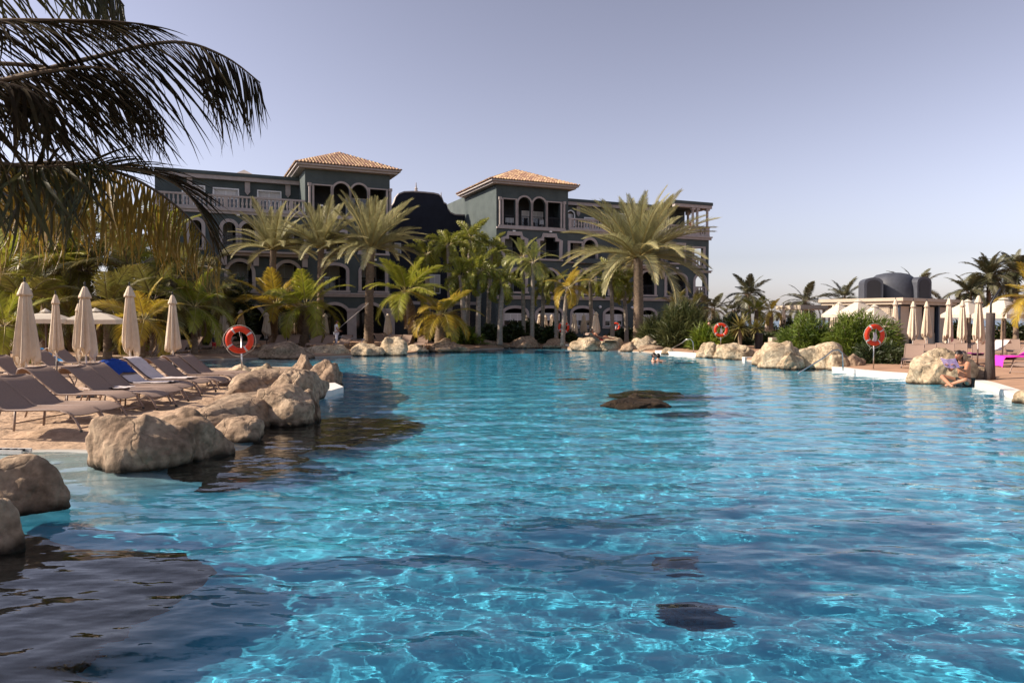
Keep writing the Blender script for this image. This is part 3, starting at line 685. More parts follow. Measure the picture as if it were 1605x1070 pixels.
bush(1185,1215,520,545,46,'small dark shrub beside the cream stone block','hedge',1500,.3,.06,11,.7)
bush(1100,1180,495,552,50,'dark shrub in shade behind the man in green shorts','hedge',3500,.5,.1,12,.6)
bush(950,1010,515,545,56,'dark shrub behind the pale far rocks','hedge',2500,.4,.12,13,.6)
bush(640,700,515,548,55,'dark shrub behind the leaning palm','hedge',2200,.4,.12,14,.6)
bush(1215,1260,500,545,50,'dark shrub left behind the big green bush','hedge',2000,.4,.1,15,.6)
for i, (x0, x1, Y, lb) in enumerate([(-40,60,42,'behind the first closed parasol'),(50,150,43,'behind the open parasols'),(140,240,43,'behind the fourth closed parasol'),(230,330,45,'behind the fifth closed parasol'),(320,400,56,'beside the dark hotel arch')]):
    bush(x0,x1,430,535,Y,'tall dark shrubbery '+lb,'hedge',3800,.6,.12,20+i,.35,'tall dark shrubbery on the left')
def spiky(px, py, Y, r, label, m='agave', n=130, seed=0, up=.15):
    c = P(px, py, Y); zb = ground_z(0, Y); rs = random.Random(seed)
    o = thing('spiky_plant', label, 'plant', (c.x, Y, zb)); hh = c.z - zb
    MB().tube([(0, 0, -.05), (0, 0, hh)], [.13, .11], 8).build('stem', M['trunk'], o)
    v = []; f = []
    for i in range(n):
        d = Vector((rs.gauss(0, 1), rs.gauss(0, 1), rs.gauss(up, .8))).normalized(); s = d.cross(Vector((0, 0, 1))).normalized() * .035 * r; ln = r * rs.uniform(.8, 1.1); b0 = len(v); p = Vector((0, 0, hh))
        v += [p - s, p + s, p + d * ln * .5 + s * 1.3, p + d * ln * .5 - s * 1.3, p + d * ln - Vector((0, 0, .06))]; f += [(b0, b0+1, b0+2, b0+3), (b0+3, b0+2, b0+4)]
    link('leaves', mesh('leaves', v, f), M[m], o); return o
spiky(1160, 512, 45, 1.0, 'golden spiky agave behind the small white garden lamp', seed=1)
spiky(1186, 514, 47, .85, 'smaller spiky agave right of the garden lamp', seed=2)
spiky(1040, 520, 50, .9, 'spiky plant among the reedy shrubs', 'reed', seed=3)

# ================================================================== the hotel
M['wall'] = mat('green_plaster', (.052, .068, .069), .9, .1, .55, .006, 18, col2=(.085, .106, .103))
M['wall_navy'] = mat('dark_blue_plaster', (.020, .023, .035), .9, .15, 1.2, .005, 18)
M['trim'] = mat('stone_trim', (.39, .345, .32), .85, .12, 3, .004, 25)
M['white'] = mat('white_paint', (.74, .74, .72), .5, .04, 2)
M['curtain'] = mat('pale_curtain', (.60, .58, .55), .8, .15, 4, stretch=(8, 1, .3))
M['iron'] = mat('dark_iron', (.022, .022, .026), .5, .1, 4)
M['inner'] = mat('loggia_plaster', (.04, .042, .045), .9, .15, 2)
M['tile'] = mat('roof_tile', (.25, .15, .095), .85, .2, 4, island=.4, col2=(.40, .26, .165))
def glass_mat():
    m, t, b = nt('window_glass'); b.inputs['Base Color'].default_value = (.012, .014, .02, 1); b.inputs['Roughness'].default_value = .06; b.inputs['Specular IOR Level'].default_value = .8; return m
M['glass'] = glass_mat()
hotel = thing('hotel_building', 'large dark green hotel of four storeys with two tile roofed towers', 'hotel', (-1.4, 66, 0), R(24))
CA, SA = math.cos(R(24)), math.sin(R(24))
def hs_(px, D=0):
    k = (px - 802.5) / FPX; return (66 * k + 1.4 + SA * D + CA * D * k) / (CA - SA * k)
def hz(px, py, D=0):
    s = hs_(px, D); return P(px, py, 66 + SA * s + CA * D).z
F1, F2, F3, TOP = 4.2, 7.4, 10.5, 14.1
def prof(op, n=14):                          # opening outline above the sill, as (s, z) from left to right
    s0, s1, zt, zb, kind = op; w_ = s1 - s0
    if kind == 'rect': return [(s0, zt), (s1, zt)]
    if kind == 'step': return [(s0, zt - .35), (s0 + w_ * .2, zt - .35), (s0 + w_ * .2 + .01, zt), (s1 - w_ * .2 - .01, zt), (s1 - w_ * .2, zt - .35), (s1, zt - .35)]
    h = w_ / 2 if kind == 'arch' else w_ * .22
    return [(s0 + w_ / 2 * (1 - math.cos(math.pi * i / n)), zt - h + h * math.sin(math.pi * i / n)) for i in range(n + 1)]
def wall_row(mb, s0, s1, z0, z1, ops, D=0, th=.35):
    ops = sorted(ops); x = s0
    def q(a, b, za, zb_):
        if b - a > 1e-4 and zb_ - za > 1e-4: mb.box((a, D, za), (b, D + th, zb_))
    for op in ops:
        q(x, op[0], z0, z1); q(op[0], op[1], z0, op[3])
        pf = prof(op)
        for (a, za), (b, zb_) in zip(pf[:-1], pf[1:]):
            if b - a < 1e-4: continue
            mb.add([(a, D, za), (b, D, zb_), (b, D, z1), (a, D, z1), (a, D + th, za), (b, D + th, zb_), (b, D + th, z1), (a, D + th, z1)],
                   [(0, 1, 2, 3), (7, 6, 5, 4), (0, 4, 5, 1)])
        x = op[1]
    q(x, s1, z0, z1)
def surround(op, D=0, w_=.24, pr=.07, sill=True, mt='trim'):
    s0, s1, zt, zb, kind = op; pf = [(s0, zb)] + prof(op) + [(s1, zb)]; cx = (s0 + s1) / 2
    out = []
    for i, (s, z) in enumerate(pf):
        a = pf[max(i - 1, 0)]; b = pf[min(i + 1, len(pf) - 1)]; d = Vector((b[0] - a[0], b[1] - a[1])); d = d.normalized() if d.length else Vector((0, 1))
        n = Vector((-d.y, d.x))
        k = 1.25 if kind in ('rect', 'step') and 0 < i < len(pf) - 1 else 1
        out.append((s + n.x * w_ * k, z + n.y * w_ * k))
    mb = MB(); m = len(pf); v = []
    for (s, z), (so, zo) in zip(pf, out): v += [(s, D - pr, z), (so, D - pr, zo), (s, D + .05, z), (so, D + .0, zo)]
    f = []
    for i in range(m - 1):
        a, b = i * 4, i * 4 + 4; f += [(a, a+1, b+1, b), (a+1, a+3, b+3, b+1), (a+2, a, b, b+2)]
    mb.add(v, f)
    if sill: mb.box((s0 - w_ - .06, D - pr - .08, zb - .16), (s1 + w_ + .06, D - .002, zb - .002))
    return mb.build('window_surround', M[mt], hotel)
def window(s0, s1, z0, z1, D, shut=0, bars=2, fm='white'):
    w_ = MB(); t = .07
    w_.box((s0, D - .06, z0), (s0 + t, D, z1)); w_.box((s1 - t, D - .06, z0), (s1, D, z1)); w_.box((s0 + t, D - .06, z1 - t), (s1 - t, D, z1)); w_.box((s0 + t, D - .06, z0), (s1 - t, D, z0 + t))
    for i in range(1, bars): x = s0 + (s1 - s0) * i / bars; w_.box((x - t / 2, D - .055, z0 + t), (x + t / 2, D - .005, z1 - t))
    fr = w_.build('window', M[fm], hotel)
    MB().box((s0 + t, D - .03, z0 + t), (s1 - t, D - .02, z1 - t)).build('pane', M['glass'], fr)
    if shut:
        zz = z1 - t - (z1 - z0) * shut; MB().box((s0 + t, D - .05, zz), (s1 - t, D - .034, z1 - t)).build('blind', M['curtain'], fr)
    return fr
def railing(s0, s1, z0, D, h=1.0, step=.14):
    mb = MB(); mb.box((s0, D, z0 + h - .05), (s1, D + .04, z0 + h)); mb.box((s0, D, z0 + .08), (s1, D + .04, z0 + .12))
    n = int((s1 - s0) / step)
    for i in range(n + 1): x = s0 + (s1 - s0) * i / n; mb.box((x - .01, D + .01, z0), (x + .01, D + .03, z0 + h - .05))
    return mb.build('railing', M['iron'], hotel)
def balustrade(s0, s1, z0, D, h=1.0, along='s'):
    mb = MB(); step = .3
    def bx(a, b, d0, d1, za, zb_):
        if along == 's': mb.box((a, D + d0, za), (b, D + d1, zb_))
        else: mb.box((D + d0, a, za), (D + d1, b, zb_))
    bx(s0, s1, -.06, .16, z0 + h - .14, z0 + h); bx(s0, s1, -.04, .14, z0, z0 + .14)
    n = int((s1 - s0) / step)
    for i in range(n):
        x = s0 + (s1 - s0) * (i + .5) / n
        if i % 8 == 0: bx(x - .14, x + .14, -.03, .13, z0 + .14, z0 + h - .14)
        else: bx(x - .055, x + .055, 0, .1, z0 + .14, z0 + h - .14); bx(x - .08, x + .08, -.02, .12, z0 + .35, z0 + .55)
    return mb.build('balustrade', M['trim'], hotel)
def cornice(s0, s1, z, D=0, pr=.35, h=.3, name='cornice'):
    return MB().box((s0, D - pr, z - h * .4), (s1, D - .003, z)).box((s0 + .05, D - pr * .6, z - h), (s1 - .05, D - .003, z - h * .4 - .002)).build(name, M['trim'], hotel)
def O(p0, p1, yt, yb, kind):
    pm = (p0 + p1) / 2; return (hs_(p0), hs_(p1), hz(pm, yt), hz(pm, yb), kind)
sA0, sA1, sB1, sC1, sD1 = hs_(243), hs_(480), hs_(612), hs_(890), hs_(1110)
wall = MB()
rows = [
 # left wing
 (sA0, sA1, 0, F1, [O(268,312,482,531,'arch'), O(354,414,476,531,'arch'), O(430,474,478,531,'arch')]),
 (sA0, sA1, F1, F2, [O(268,300,405,452,'arch'), O(358,396,410,454,'arch'), O(434,470,412,455,'arch')]),
 (sA0, sA1, F2, F3, [O(300,318,345,388,'arch'), O(351,371,348,388,'arch'), O(380,401,350,389,'arch'), O(440,456,358,390,'rect'), O(460,477,360,391,'rect')]),
 # left tower
 (sA1, sB1, 0, F1, [O(500,549,478,530,'arch'), O(557,604,478,530,'arch')]),
 (sA1, sB1, F1, F2, [O(507,543,416,455,'seg'), O(567,604,417,456,'seg')]),
 (sA1, sB1, F2, F3, [O(512,541,364,395,'rect'), O(567,605,360,397,'rect')]),
 # right tower
 (0, sC1, 0, F1, [O(790,825,483,512,'seg'), O(842,880,483,512,'seg')]),
 (0, sC1, F1, F2, [O(800,823,423,457,'arch'), O(850,874,424,457,'arch')]),
 (0, sC1, F2, F3, [O(791,822,369,402,'step'), O(846,876,372,406,'step')]),
 # right wing
 (sC1, sD1, 0, F1, [O(897,928,483,512,'seg'), O(948,978,485,512,'seg'), O(1003,1026,486,512,'seg'), O(1050,1075,488,513,'seg')]),
 (sC1, sD1, F1, F2, [O(905,931,424,460,'arch'), O(956,978,425,461,'arch'), O(1004,1025,426,462,'arch'), O(1044,1074,430,463,'seg'), O(1089,1104,432,462,'arch')]),
 (sC1, sD1, F2, F3, [O(893,911,381,410,'rect'), O(915,933,376,410,'arch'), O(975,990,376,412,'arch'), O(1012,1035,382,412,'rect'), O(1044,1071,384,412,'rect'), O(1087,1101,389,418,'rect')]),
]
for r in rows: wall_row(wall, *r)
# top storeys: loggia openings of the towers
tl = lambda p0, p1, yt, yb, k: O(p0, p1, yt, yb, k)
zL0, zR0 = F3 + .02, F3 + .02
LT = [O(494,520,297,333,'rect'), O(524,549,291,333,'arch'), O(552,577,293,333,'arch'), O(581,606,301,334,'rect')]
RT = [O(789,808,313,353,'rect'), O(812,832,310,354,'arch'), O(835,855,312,355,'arch'), O(858,878,319,357,'rect')]
LT = [(a, b, 13.15 if k == 'arch' else 12.85, zL0, k) for a, b, _, _, k in LT]; RT = [(a, b, 13.15 if k == 'arch' else 12.85, zR0, k) for a, b, _, _, k in RT]
wall_row(wall, sA1, sB1, F3, TOP, LT); wall_row(wall, 0, sC1, F3, TOP, RT)
# tower sides and backs, wing upper walls (set back behind the terraces), end walls
for a, b in ((sA1, sB1), (0, sC1)):
    wall.box((a, .352, 0), (a + .3, 7.6, TOP)); wall.box((b - .3, .352, 0), (b, 7.6, TOP)); wall.box((a, 7.602, 0), (b, 7.9, TOP))
wall.box((.002, 7.902, 0), (sC1 - 1, 21, 14.25))
WT = 13.65
def inwall(p0, p1, yt, yb, D, kind='rect'): pm = (p0 + p1) / 2; return (hs_(p0, D), hs_(p1, D), hz(pm, yt, D), hz(pm, yb, D), kind)
DT = 3.6
ul = [inwall(290,322,292,325,DT), inwall(338,375,297,326,DT), inwall(407,441,301,330,DT)]
ur = [inwall(889,899,331,352,DT,'arch'), inwall(916,936,343,358,DT), inwall(958,980,336,360,DT), inwall(1026,1046,331,362,DT)]
wall_row(wall, sA0, sA1 - .002, F3 + .003, WT, ul, DT); wall_row(wall, sC1 + .002, sD1 - 4.2, F3 + .003, WT, ur, DT)
wall.box((sA0, .352, 0), (sA0 + .3, DT + 8, F3)); wall.box((sA0, DT + .352, F3 + .003), (sA0 + .3, DT + 8, WT))
for lev, (za, zb_) in enumerate(((0, F1), (F1, F2), (F2, F3))):     # right end wall, open corner loggias
    if lev == 0: wall.box((sD1 - .35, .352, za), (sD1, 12, zb_))
    else:
        wall.box((sD1 - .35, .352, za), (sD1, .6, zb_)); wall.box((sD1 - .35, 3.0, za), (sD1, 12, zb_)); wall.box((sD1 - .35, .602, zb_ - .45), (sD1, 2.998, zb_ - .002)); wall.box((sD1 - .35, .602, za), (sD1, 2.998, za + .08))
wall.box((sD1 - 4.2, DT + .4, F3), (sD1 - .02, 12, WT - .01))
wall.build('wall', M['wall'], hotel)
# roof parapets, terrace floors, floor slabs, loggia rear walls
rf = MB(); MB().box((sA0, DT - .5, WT + .002), (sA1, DT + 8, WT + .28)).build('flat_roof', M['wall'], hotel); rf.box((sC1, DT - .5, WT + .002), (sD1 - 4.5, DT + 8, WT + .28)).build('flat_roof', M['wall'], hotel); rf = MB(); rf.box((sD1 - 4.498, -.25, WT + .002), (sD1 + .3, DT + 8, WT + .32))
rf.build('flat_roof', M['wall'], hotel)
for a, b in ((sA0, sA1), (sC1, sD1 - 4.5)): MB().box((a, DT - .42, WT - .32), (b, DT - .02, WT - .002)).build('eave_trim', M['trim'], hotel)
for px in (300, 390, 453, 905, 1005):
    s = hs_(px, DT); MB().box((s - .2, DT - .16, WT - 1.15), (s + .2, DT - .002, WT - .322)).add([(s-.2, DT-.16, WT-1.15), (s+.2, DT-.16, WT-1.15), (s, DT-.1, WT-1.4), (s-.2, DT, WT-1.15), (s+.2, DT, WT-1.15)], [(0,1,2),(0,2,3),(1,4,2),(3,2,4)]).build('bracket', M['trim'], hotel)
sl_ = MB()
for a, b in ((sA0 + .3, sA1 - .01), (sA1 + .31, sB1 - .31), (.31, sC1 - .31), (sC1 + .01, sD1 - .36)):
    for z in (F1, F2, F3): sl_.box((a, .36, z - .28), (b, 3.4 if z < F3 else 3.59, z - .004))
    sl_.box((a, .36, .1), (b, 3.4, .3))
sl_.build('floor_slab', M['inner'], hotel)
iw = MB()
for a, b, tw in ((sA0 + .31, sA1 - .02, 0), (sA1 + .32, sB1 - .32, 1), (.32, sC1 - .32, 1), (sC1 + .02, sD1 - 2.9, 0)):
    for z0, z1 in ((.302, F1 - .282), (F1, F2 - .282), (F2, F3 - .282)) + (((F3, TOP - .2),) if tw else ()): iw.box((a, 2.4, z0), (b, 2.6, z1))
    if tw: iw.box((a, .36, TOP - .2), (b, 2.39, TOP - .05))
for px in (330, 420, 490, 552, 835, 890, 940, 993, 1037, 1080):
    s = hs_(px); s = s if px not in (490, 890) else s + .4 * (1 if px == 490 else 1)
    for z0, z1 in ((.302, F1 - .284), (F1, F2 - .284), (F2, F3 - .284)): iw.box((s - .1, .38, z0), (s + .1, 2.398, z1))
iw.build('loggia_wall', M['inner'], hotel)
# surrounds, doors, windows, balcony rails
for ri, (a, b, z0, z1, ops) in enumerate(rows):
    for oi, op in enumerate(ops):
        s0, s1, zt, zb, k = op; gf = z0 == 0
        surround(op, w_=.26 if k != 'step' else .3, sill=not (gf and ri < 6), pr=.08)
        if gf and ri < 6:
            window(s0 + .5, s1 - .6, .31, 2.7, 2.38, 0, 3, 'inner'); continue
        open_corner = op[0] > hs_(1080)
        if gf: window(s0 + .05, s1 - .05, zb + .05, zt - .45, .3, .5, 3); continue
        if open_corner: balustrade(s0, s1, zb, .06, .85); continue
        w1 = min(s1 - s0, 1.9); off = rng.uniform(0, max(0, s1 - s0 - w1)) if s1 - s0 > 2 else 0
        window(s0 + off + .1, s0 + off + w1 - .1, z0 + .02, z0 + 2.35, 2.38, rng.choice((0, .35, .9, .6, .95)), 2)
        if k != 'step': railing(s0, s1, zb, .1, .95)
        else: railing(s0, s1, zb, .1, .8)
for op in LT + RT: surround(op, w_=.16, sill=False, pr=.06)
for a, b, T in ((sA1, sB1, LT), (0, sC1, RT)):
    MB().box((T[0][0] - .5, -.12, F3 - .14), (T[-1][1] + .5, -.002, F3 + .02)).box((a, -.16, F3 - .3), (b, -.003, F3 - .142)).build('belt_course', M['trim'], hotel)
    for s in (T[0][0] - .36, T[-1][1] + .36): MB().tube([(s, -.08, F3 + .03), (s, -.08, 12.75)], .1, 8).box((s - .14, -.2, 12.75), (s + .14, -.003, 13.0)).build('column', M['trim'], hotel)
    railing(T[0][0], T[-1][1], F3 + .02, .2, .95)
sx = T[2][0] - .1; window(RT[2][0] - .05, RT[3][0] + .7, F3 + .05, 12.3, 2.38, .35, 3); window(LT[2][0], LT[3][0] + .5, F3 + .05, 12.4, 2.38, .0, 2)
for u in ul + ur: window(u[0], u[1], u[3], u[2] - (0 if u[4] == 'rect' else .25), DT + .2, .45, 2); surround(u, DT, .12, .05, mt='white')
balustrade(sA0, sA1 - .02, F3 + .02, -.1, 1.05); balustrade(sC1 + .02, sD1, F3 + .02, -.1, 1.0); balustrade(.2, 3.4, F3 + .02, sD1 - .2, 1.0, 'd')
cornice(sA0 - .2, sA1 - .002, F3, pr=.3, h=.35); cornice(sC1 + .01, sD1 + .25, F3, pr=.3, h=.35)
cornice(hs_(345), hs_(484), F2 - .1, pr=.9, h=.35); cornice(hs_(975), hs_(1041), F2 - .05, pr=.9, h=.35); cornice(hs_(1085), sD1 + .25, F2 - .35, pr=.3, h=.25)
for a, b in ((sA0 - .1, sA1), (sA1 + .01, sB1 + .1), (0, sC1), (sC1 + .01, sD1 + .2)): cornice(a, b, F1, pr=.28 if a != sA0 - .1 else .55, h=.32, name='belt_course')
for px in (352, 402, 478, 980, 1036): s = hs_(px); MB().box((s - .2, -.4, F2 - 1.2), (s + .2, -.003, F2 - .46)).build('bracket', M['trim'], hotel)
for p0, p1 in ((346, 374), (376, 405), (436, 480), (893, 936), (975, 1041)):       # solid balcony fronts
    MB().box((hs_(p0), -.85, F2 - .09), (hs_(p1), -.75, F2 + .35)).build('balcony_front', M['wall'], hotel); railing(hs_(p0), hs_(p1), F2 + .36, -.84, .65)
for px in (553, 613, 494): s = hs_(px) + (.25 if px == 494 else -.1); MB().box((s - .38, -.14, .3), (s + .38, -.003, 2.7)).box((s - .44, -.2, 2.702), (s + .44, -.003, 2.95)).build('stone_pier', M['trim'], hotel)
# corner columns at the roof terrace of the right end
for s, d in ((hs_(1085), .05), (hs_(1092), .05), (sD1 - .2, .05), (sD1 - .2, 3.2)): MB().tube([(s, d, F3 + 1.02), (s, d, WT - .5)], .13, 10).box((s - .2, d - .2, WT - .5), (s + .2, d + .2, WT)).box((s - .2, d - .16, F3), (s + .2, d + .22, F3 + 1.03)).build('column', M['trim'], hotel)
MB().box((sD1 - 4.4, -.2, WT - .3), (sD1 + .22, .25, WT - .002)).box((sD1 - .2, .252, WT - .3), (sD1 + .22, 3.5, WT - .002)).build('eave_trim', M['trim'], hotel)
for px, py in ((939, 481), (989, 482)): s = hs_(px); z = hz(px, py); MB().lathe([(0, -.14), (.11, -.08), (.14, 0), (.11, .09), (0, .14)], 10, (s, -.2, z)).build('wall_lamp', M['white'], hotel, True)
for px, py in ((505,322),(525,407),(588,407),(805,362),(862,363),(1060,420),(375,337)): s = hs_(px); z = hz(px, py); MB().box((s - .12, -.16, z - .08), (s + .12, -.003, z + .05)).build('spotlight', M['white'], hotel)
# hipped roofs with rows of barrel tiles
def hip_roof(a, b, d0, d1, ze, za):
    o_ = .85; A = [Vector((a - o_, d0 - o_, ze)), Vector((b + o_, d0 - o_, ze)), Vector((b + o_, d1 + o_, ze)), Vector((a - o_, d1 + o_, ze))]
    ap = Vector(((a + b) / 2, (d0 + d1) / 2, za)); mb = MB(); mb.add(A + [ap], [(0, 1, 4), (1, 2, 4), (2, 3, 4), (3, 0, 4)])
    r = mb.build('tower_roof', M['tile'], hotel)
    t = MB()
    for i in range(4):
        p, q = A[i], A[(i + 1) % 4]; L = (q - p).length; e = (q - p) / L; mid = (p + q) / 2; up = (ap - mid); n = up.cross(e).normalized(); n = -n if n.z < 0 else n
        k = int(L / .26)
        for j in range(k):
            x = (j + .5) / k; base_ = p + e * L * x; f = 1 - abs(2 * x - 1); tip = base_ + up * f; S_ = max(1, int(up.length * f / .42)); w_ = .085
            for m_ in range(S_):
                b0 = base_.lerp(tip, m_ / S_) + n * (.03); b1 = base_.lerp(tip, (m_ + 1) / S_) + n * .005
                t.add([b0 - e * w_, b0 + n * .085, b0 + e * w_, b1 - e * w_ * .8, b1 + n * .07, b1 + e * w_ * .8], [(0, 1, 4, 3), (1, 2, 5, 4), (0, 2, 1)])
    tag(t.build('roof_tiles', M['tile'], hotel), kind='stuff')
    MB().box((a - .55, d0 - .55, ze - .34), (b + .55, d1 + .55, ze - .17)).box((a - .75, d0 - .75, ze - .168), (b + .75, d1 + .75, ze - .02)).build('eave_trim', M['trim'], hotel)
hip_roof(sA1, sB1, 0, 7.6, TOP + .36, 16.5); hip_roof(0, sC1, 0, 7.6, TOP + .36, 16.4)
s = hs_(385, 8); MB().box((s - .9, 7, WT + .29), (s + .9, 8.8, WT + .75)).build('roof_lantern', M['trim'], hotel)
MB().add([(s - 1.1, 6.8, WT + .76), (s + 1.1, 6.8, WT + .76), (s + 1.1, 9, WT + .76), (s - 1.1, 9, WT + .76), (s, 7.9, WT + 1.5)], [(0, 1, 4), (1, 2, 4), (2, 3, 4), (3, 0, 4), (3, 2, 1, 0)]).build('lantern_roof', M['trim'], hotel)
# curved dark gable between the towers
GD = 8.2
gp = [(600,330),(612,328),(618,320),(621,311),(626,305),(634,302),(648,301.5),(664,302.5),(680,304),(688,306),(693,311),(696,319),(700,321),(702,328),(706,334),(713,337.5),(722,338),(731,338)]
gl = [(hs_(x, GD), hz(x, y, GD)) for x, y in gp]; gl[0] = (sB1 - .1, gl[0][1]); gl = [g_ for g_ in gl if g_[0] >= sB1 - .11]
g = MB()
for (a, za), (b, zb_) in zip(gl[:-1], gl[1:]): g.add([(a, GD, 0), (b, GD, 0), (b, GD, zb_), (a, GD, za), (a, GD + .4, 0), (b, GD + .4, 0), (b, GD + .4, zb_), (a, GD + .4, za)], [(0, 1, 2, 3), (7, 6, 5, 4), (3, 2, 6, 7)])
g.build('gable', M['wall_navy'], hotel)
g = MB(); v = []
for a, za in gl: v += [(a, GD - .1, za - .0), (a, GD - .1, za + .13), (a, GD + .5, za + .13), (a, GD + .5, za)]
g.add(v, [(i*4+j, i*4+(j+1)%4, i*4+4+(j+1)%4, i*4+4+j) for i in range(len(gl) - 1) for j in range(4)]).build('gable_coping', M['trim'], hotel)
for x, y, h in ((654, 301, .95), (693, 317, 1.0)):
    s, z = hs_(x, GD), hz(x, y, GD); MB().lathe([(.2, 0), (.2, .15), (.1, .2), (.16, .35), (.07, .5), (.03, h), (0, h + .02)], 8, (s, GD + .2, z)).build('finial', M['trim'], hotel)
window(hs_(619, GD), hs_(629, GD), hz(624, 400, GD), hz(624, 381, GD), GD - .003, .5, 1)
window(hs_(672, GD), hs_(690, GD), hz(680, 460, GD), hz(680, 430, GD), GD - .003, .5, 2)
# low connecting roofs in the recess
MB().box((sB1 + .01, 4, 3.4), (-.01, GD - .01, 3.7)).build('porch_roof', M['trim'], hotel)
MB().box((sB1 + .01, 3.8, .1), (-.01, 4.0, 3.398)).build('porch_wall', M['inner'], hotel)
# loggia furniture glimpsed on the tower terrace
for px in (797, 803, 850): s = hs_(px, 1.2); MB().box((s - .22, 1.0, F3 + .4), (s + .22, 1.4, F3 + .45)).box((s - .22, 1.36, F3 + .45), (s + .22, 1.4, F3 + .9)).box((s-.2,1.02,F3),(s-.16,1.06,F3+.4)).box((s+.16,1.02,F3),(s+.2,1.06,F3+.4)).build('terrace_chair', M['white'], hotel)

# far left block
blk = thing('grey_block', 'grey flat roofed block showing above the palms at the far left', 'building', (-40, 46, 0), R(24))
MB().box((-12, 0, 0), (10.6, 10, 11.2)).build('wall', M['wall'], blk)
MB().box((-12.3, -.4, 11.202), (11.0, 10.4, 12.3)).build('parapet', mat('grey_plaster', (.17, .155, .16), .9, .1), blk)
for i in range(6):
    for z in (2, 5.2, 8.3):
        x = -11 + i * 3.6; fr = MB().box((x, -.06, z), (x + 1.5, -.002, z + 1.7)).build('window', M['white'], blk); MB().box((x + .1, -.08, z + .1), (x + 1.4, -.062, z + 1.6)).build('pane', M['glass'], fr)

# beach bar pavilion with dark dome
bar = thing('bar_pavilion', 'low cream shuttered bar pavilion with dark dome and vents on its flat roof', 'pavilion', (24.2, 46, .2), R(38))
M['cream'] = mat('cream_paint', (.46, .39, .30), .75, .08, 2)
M['dome'] = mat('dark_zinc', (.055, .06, .075), .55, .15, 3)
M['post_blue'] = mat('dark_blue_paint', (.02, .035, .06), .5, .1, 3)
MB().box((0, .2, 0), (7.6, 4.6, 2.75)).build('wall', M['post_blue'], bar)
MB().box((-.35, -.35, 2.76), (7.9, 4.9, 2.95)).box((-.5, -.5, 2.952), (8.05, 5.05, 3.16)).build('roof', M['cream'], bar)
for i in range(4): MB().box((.25 + i * 1.85, .1, .9), (1.75 + i * 1.85, .16, 2.65)).build('shutter', M['cream'], bar)
sh = [MB() for _ in range(3)]
for i in range(2):
    x0 = .5 + i * 2.0
    fr = MB().box((-.05, x0, .9), (-.002, x0 + 1.7, 2.65)).build('shutter', M['cream'], bar)
    m_ = MB()
    for j in range(14): m_.box((-.09, x0 + .05, .95 + j * .12), (-.052, x0 + 1.65, .95 + j * .12 + .07))
    m_.build('louvres', M['cream'], fr)
wallb = MB().box((-.0, .2, 0), (.15, 4.6, 2.75)).box((.15, .12, 0), (7.5, .19, .9)).build('counter', M['cream'], bar)
for x in (0, 1.9, 3.8, 5.7, 7.5): MB().box((x - .1, -.1, 0), (x + .1, .09, 2.75)).build('post', M['post_blue'], bar)
ang = -R(38); inv = Matrix.Rotation(ang, 4, 'Z')
def bl(px, Y): v = inv @ (Vector(((px - 802.5) / FPX * Y, Y, 0)) - Vector((24.2, 46, 0))); return v.x, v.y
x, y = bl(1398, 49.5); MB().lathe([(1.55, 3.17), (1.55, 3.75), (1.5, 4.15), (1.34, 4.55), (1.0, 4.82), (.5, 4.93), (0, 4.95)], 28, (x, y, 0)).build('dome', M['dome'], bar, True)
def vent(px, w_, zt, rz):
    x, y = bl(px, 48.6); g = MB(); v = []; n = 10; h = zt - 3.17; r = w_ / 2
    ring = [(-r, 0)] + [(-r * math.cos(math.pi * i / n), h - r * .6 + r * .6 * math.sin(math.pi * i / n)) for i in range(n + 1)] + [(r, 0)]
    for yy in (-.7, .8):
        for a, b in ring: v.append((a, yy, b))
    m_ = len(ring); g.add(v, [(i, i + 1, m_ + i + 1, m_ + i) for i in range(m_ - 1)] + [tuple(range(m_))[::-1], tuple(range(m_, 2 * m_))])
    o = g.build('roof_vent', M['dome'], bar); o.location = (x, y, 3.17); o.rotation_euler = (0, 0, rz)
    inner = MB().add([(a * .72, -.72, b * .85 + .05) for a, b in ring] , [tuple(range(m_))[::-1]]).build('grille', M['iron'], o)
vent(1364, 1.15, 4.55, -R(50)); vent(1434, 1.2, 4.6, -R(20))
cnp = thing('flat_canopy', 'long cream flat canopy beyond the big green bush', 'canopy', (19.5, 52, .2), R(5))
MB().box((1.0, 0, 2.55), (4.6, 4, 2.85)).build('roof', M['cream'], cnp)
for x in (1.2, 2.8, 4.4): MB().box((x - .08, .1, 0), (x + .08, .26, 2.548)).build('post', M['cream'], cnp)
blk2 = G(1213, 540, .3); o = thing('stone_block', 'cream stone block between the garden lamp and the big green bush', 'stone block', (15.9, 44, .2))
MB().box((-.4, -.3, 0), (.42, .4, .72)).box((-.7, -.25, 0), (-.402, .2, .42)).build('block', M['cream'], o)

